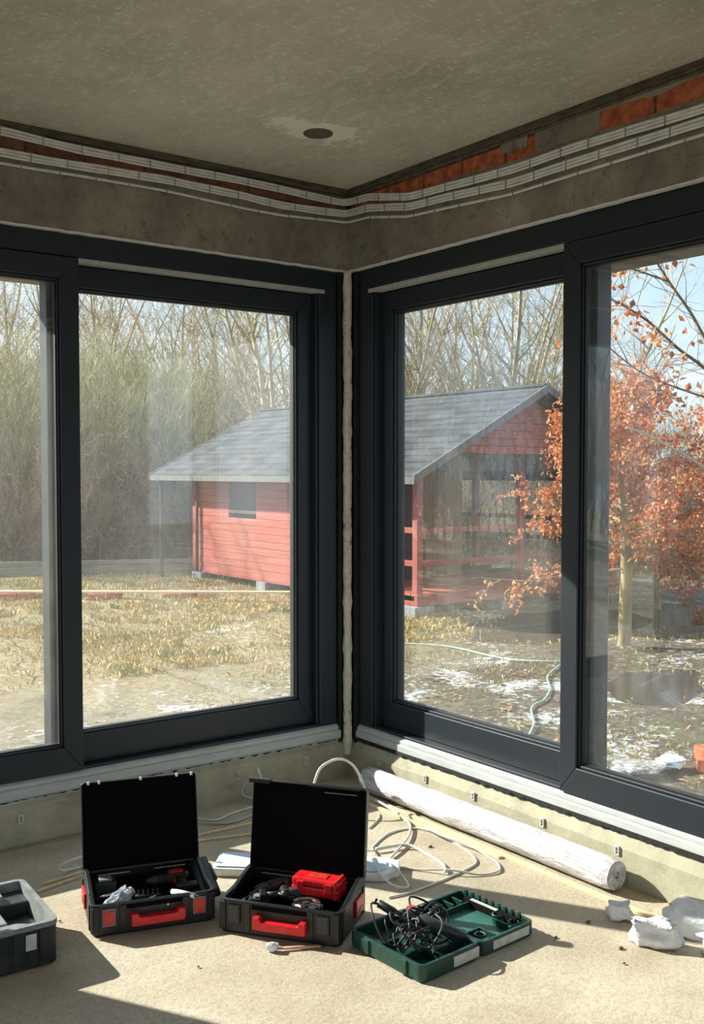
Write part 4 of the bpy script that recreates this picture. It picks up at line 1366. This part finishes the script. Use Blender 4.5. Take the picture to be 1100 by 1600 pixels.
osier = [proto('osier', 20 + i, 22, 5.6, .45, .034, 12, 4, 1.3, .7, ('bark olive', 'twig olive'), up=.13, tw_r=.0068) for i in range(3)]
brown = [proto('brushwood', 40 + i, 18, 3.6, .5, .026, 11, 4, 1.0, .6, ('bark brown', 'twig russet'), up=.07, wob=.12, tw_r=.0065, lean=.6) for i in range(2)]
tall = [proto('tall_tree', 60 + i, 7, 9.5, .12, .10, 20, 7, 2.6, 1.2, ('bark pale', 'twig pale'), up=.08, trunk=1.2, wob=.06, tw_r=.006, lean=.55) for i in range(3)]


def plant(name, pr, label, cat, group, x, y, s, rz, sz=None):
    t_ = thing(name, label, cat, (x, y, GZ), rz, group)
    t_.scale = (s, s, sz or s)
    for nm, me in (('stems', pr[0]), ('twigs', pr[1])):
        c_ = bpy.data.objects.new(nm, me)
        col.objects.link(c_)
        c_.parent = t_
        c_['kind'] = 'stuff'
    return t_


def at(px, d_):
    p = Vector((cam.location.x, cam.location.y)) + Vector((FWD.x, FWD.y)) * d_ + Vector((RGT.x, RGT.y)) * ((px - 550) / 1605 * d_)
    return p.x, p.y


GL = {'a': ('bare olive willow shrub in the thicket seen through the left window', 'willow shrubs of the left thicket'),
      'b': ('bare brown brushwood in the undergrowth seen through the left window', 'brushwood of the left thicket'),
      'c': ('tall bare pale tree behind the shed roof', 'tall bare trees behind the shed'),
      'd': ('low bare brushwood beyond the shed porch and puddles', 'brushwood beyond the porch'),
      'e': ('bare willow shrub far behind the shed porch', 'willow shrubs behind the porch'),
      'f': ('tall bare pale tree rising over the left thicket', 'tall bare trees over the left thicket')}
lays = []
for i in range(14):
    lays.append(('a', osier[i % 3], -60 + i * 28, 21.5 + (i % 3) * 1.3, rnd.uniform(.72, .98)))
for i in range(11):
    lays.append(('a', osier[(i + 1) % 3], -90 + i * 40, 26 + (i % 2) * 1.8, rnd.uniform(.85, 1.15)))
for i in range(18):
    lays.append(('b', brown[i % 2], -80 + i * 23, 20.5 + (i % 4) * 1.1, rnd.uniform(.55, .9)))
for i in range(14):
    lays.append(('b', brown[i % 2], -80 + i * 33, 25.3 + (i % 3) * 1.4, rnd.uniform(.9, 1.3)))
for i in range(9):
    lays.append(('f', tall[i % 3], -60 + i * 58, 31 + (i % 3) * 2, rnd.uniform(.95, 1.2)))
for i in range(9):
    lays.append(('c', tall[(i + 1) % 3], 455 + i * 58, 24.5 + (i % 3) * 2.2, rnd.uniform(.85, 1.1)))
for i in range(9):
    lays.append(('e', osier[i % 3], 560 + i * 62, 27 + (i % 3) * 1.5, rnd.uniform(.55, .8)))
for i in range(15):
    lays.append(('d', brown[i % 2], 690 + i * 34, 20 + (i % 4) * 1.6, rnd.uniform(.5, .85)))
for i in range(26):
    az_ = R(78 + i * 3.3)
    lays.append(('g', osier[i % 3] if i % 4 else tall[i % 3], None, (24 + (i % 3) * 2, az_), rnd.uniform(.85, 1.)))
GL['g'] = ('bare shrub of the hedge line beyond the left end of the left window', 'hedge line beyond the left window')
NMS = dict(g='willow_shrub', a='willow_shrub', b='brushwood', c='bare_tree', d='brushwood', e='willow_shrub', f='bare_tree')
for k_, pr, px_, d_, s_ in lays:
    if k_ == 'g':
        x, y = cam.location.x + d_[0] * math.cos(d_[1]), cam.location.y + d_[0] * math.sin(d_[1])
    else:
        x, y = at(px_ + rnd.uniform(-9, 9), d_ + rnd.uniform(-.4, .4))
    plant(NMS[k_], pr, GL[k_][0], 'tree' if k_ in 'cf' else 'shrub', GL[k_][1], x, y, s_, rnd.uniform(0, 6.28))


def leaves(pts, n_, size, rs_, spread):
    V_, F_, M_ = [], [], []
    for i in range(n_):
        p = pts[rs_.integers(len(pts))] + rs_.normal(size=3) * spread
        s_ = size * rs_.uniform(.6, 1.3)
        u = rs_.normal(size=3)
        u[2] -= .5
        u /= np.linalg.norm(u)
        w = np.cross(u, rs_.normal(size=3))
        w /= np.linalg.norm(w) + 1e-6
        nn = np.cross(u, w)
        k_ = len(V_)
        V_ += [tuple(p), tuple(p + u * s_ * .5 + w * s_ * .33 + nn * s_ * .12), tuple(p + u * s_), tuple(p + u * s_ * .5 - w * s_ * .33 + nn * s_ * .12)]
        F_ += [(k_, k_ + 1, k_ + 2), (k_, k_ + 2, k_ + 3)]
        M_ += [int(rs_.choice(3, p=[.42, .2, .38]))] * 2
    return V_, F_, M_


def leafy(name, label, x, y, seed, H, crown, trunk_h, r0, nleaf, lsize, nlimb=26, base=None, lean=(0, 0)):
    rs_ = np.random.default_rng(seed)
    t_ = thing(name, label, 'tree', (x, y, GZ))
    A, Bt = Wood(), Wood()
    T = grow(rs_, np.array([0., 0, -.15]), np.array([lean[0], lean[1], 1.]), H, 12, .045, .02)
    A.tube(T, r0 * np.array([1.25] + list(np.linspace(1, .15, len(T) - 1))) * (1 + .08 * rs_.normal(size=len(T))), 10)
    pts = []
    for b in range(nlimb):
        t_h = trunk_h / H + (1 - trunk_h / H) * (b / nlimb) ** 1.0
        k_ = min(t_h * (len(T) - 1), len(T) - 1.01)
        i0 = int(k_)
        pp = T[i0] * (1 - (k_ - i0)) + T[i0 + 1] * (k_ - i0)
        a = b * 2.4 + rs_.uniform(-.4, .4)
        env = crown * (1 - max(0, t_h - .35) * 1.2) * rs_.uniform(.75, 1.1)
        db = np.array([math.cos(a), math.sin(a), rs_.uniform(.0, .55)])
        db /= np.linalg.norm(db)
        Q = grow(rs_, pp, db, env, 6, .16, .03)
        A.tube(Q, np.linspace(r0 * .30 * (1.2 - t_h) + .004, .004, len(Q)), 4)
        for w in range(11):
            k2 = rs_.uniform(.15, 1) * (len(Q) - 1)
            i2 = min(int(k2), len(Q) - 2)
            p2 = Q[i2] * (1 - (k2 - i2)) + Q[i2 + 1] * (k2 - i2)
            dt = (Q[i2 + 1] - Q[i2])
            dt = dt / np.linalg.norm(dt) + rs_.normal(size=3) * .7
            dt /= np.linalg.norm(dt)
            TT = grow(rs_, p2, dt, rs_.uniform(.15, .45), 3, .2, -.02)
            Bt.tube(TT, np.linspace(.004, .0015, len(TT)), 3)
            pts += list(TT[1:])
    for nm, me in (('trunk', A.mesh('trunk', 'bark mossy')), ('twigs', Bt.mesh('twigs', 'twig russet'))):
        c_ = bpy.data.objects.new(nm, me)
        col.objects.link(c_)
        c_.parent = t_
        if nm == 'twigs':
            c_['kind'] = 'stuff'
    V_, F_, M_ = leaves(pts, nleaf, lsize, rs_, .03)
    m_ = MB()
    m_.v, m_.f, m_.mi = V_, F_, M_
    o_ = m_.build('dry_leaves', ['leaf orange', 'leaf russet', 'leaf tan'], t_, recalc=False)
    o_['kind'] = 'stuff'
    return t_


leafy('hornbeam', 'young tree full of dry orange leaves, its trunk seen through the right sash', 6.37, 3.46, 5, 2.95, 1.5, .95, .078, 13000, .055, 40)
x, y = at(1030, 14.6)
leafy('beech_shrub', 'russet-leaved small tree behind the orange-leaved one', x, y, 6, 2.9, 1.7, .3, .05, 9000, .058, 26)
x, y = at(1150, 13.0)
leafy('beech_shrub', 'russet-leaved small tree at the right edge beyond the puddle', x, y, 8, 3.2, 1.5, .3, .05, 7000, .06, 26)

# oak with overhanging limbs, trunk just outside the picture
ok_ = thing('oak', 'oak limbs with large brown leaves overhanging from the upper right', 'tree', (4.28, .24, GZ))
O = np.array([4.28, .24, GZ])
A, Bt = Wood(), Wood()
A.tube(np.array([(4.28, .24, -.7), (4.26, .22, .6), (4.20, .20, 1.7), (4.05, .18, 2.8), (3.9, .2, 4.2)]) - O, [.16, .14, .12, .09, .04], 10)
rs_ = np.random.default_rng(3)
limbs = [[(4.2, .2, 1.5), (3.3, -.1, 1.62), (2.75, -.28, 1.80), (2.43, -.216, 2.022), (2.311, -.123, 2.134), (2.165, -.006, 2.302), (2.018, .109, 2.414), (1.93, .18, 2.45)],
         [(4.15, .2, 1.8), (3.2, -.1, 1.95), (2.6, -.24, 2.08), (2.46, -.2, 2.2), (2.376, -.161, 2.34), (2.276, -.077, 2.526), (2.2, -.02, 2.66), (2.05, .06, 2.76)],
         [(2.276, -.077, 2.526), (2.2, -.02, 2.56), (2.097, .059, 2.601), (2.0, .14, 2.60)],
         [(2.75, -.28, 1.80), (2.5, -.2, 1.85), (2.25, -.085, 1.93), (2.13, .007, 2.0), (2.0, .10, 2.12), (1.9, .2, 2.26)],
         [(4.1, .2, 2.3), (3.4, -.05, 2.6), (2.9, -.3, 2.8), (2.6, -.3, 3.0), (2.35, -.1, 3.1)]]
pts = []
for L_ in limbs:
    P = np.array([tuple(p) for p in smooth_path(L_, 4)]) - O
    A.tube(P, np.linspace(.015 if L_[0][0] > 3 else .007, .0035, len(P)), 6)
    for w in range(26):
        i2 = rs_.integers(len(P) // 3, len(P) - 1)
        dt = (P[i2 + 1] - P[i2])
        dt = dt / np.linalg.norm(dt) + rs_.normal(size=3) * .8
        dt /= np.linalg.norm(dt)
        TT = grow(rs_, P[i2], dt, rs_.uniform(.12, .42), 4, .22, .02)
        Bt.tube(TT, np.linspace(.003, .0012, len(TT)), 3)
        if rs_.random() < .4:
            pts += list(TT[-2:])
for nm, me in (('trunk', A.mesh('oak_trunk', 'bark brown')), ('twigs', Bt.mesh('oak_twigs', 'twig russet'))):
    c_ = bpy.data.objects.new(nm, me)
    col.objects.link(c_)
    c_.parent = ok_
    if nm == 'twigs':
        c_['kind'] = 'stuff'
m_ = MB()
m_.v, m_.f, m_.mi = leaves(pts, 420, .048, rs_, .035)
o_ = m_.build('dry_leaves', ['leaf orange', 'leaf russet', 'leaf tan'], ok_, recalc=False)
o_['kind'] = 'stuff'
# fallen pale branch hanging in the bushes
P = [(4.50, 1.99, 1.80), (4.591, 1.904, 1.764), (4.813, 1.732, 1.624), (5.034, 1.559, 1.456), (5.3, 1.35, 1.25), (5.5, 1.2, .3), (5.55, 1.15, -.52)]
o = MB().tube(smooth_path(P, 5), [.012] * 31, 6).build('pale_branch', 'twig pale', smooth=True)
tag(o, 'bare pale branch leaning in front of the russet bushes', 'branch')
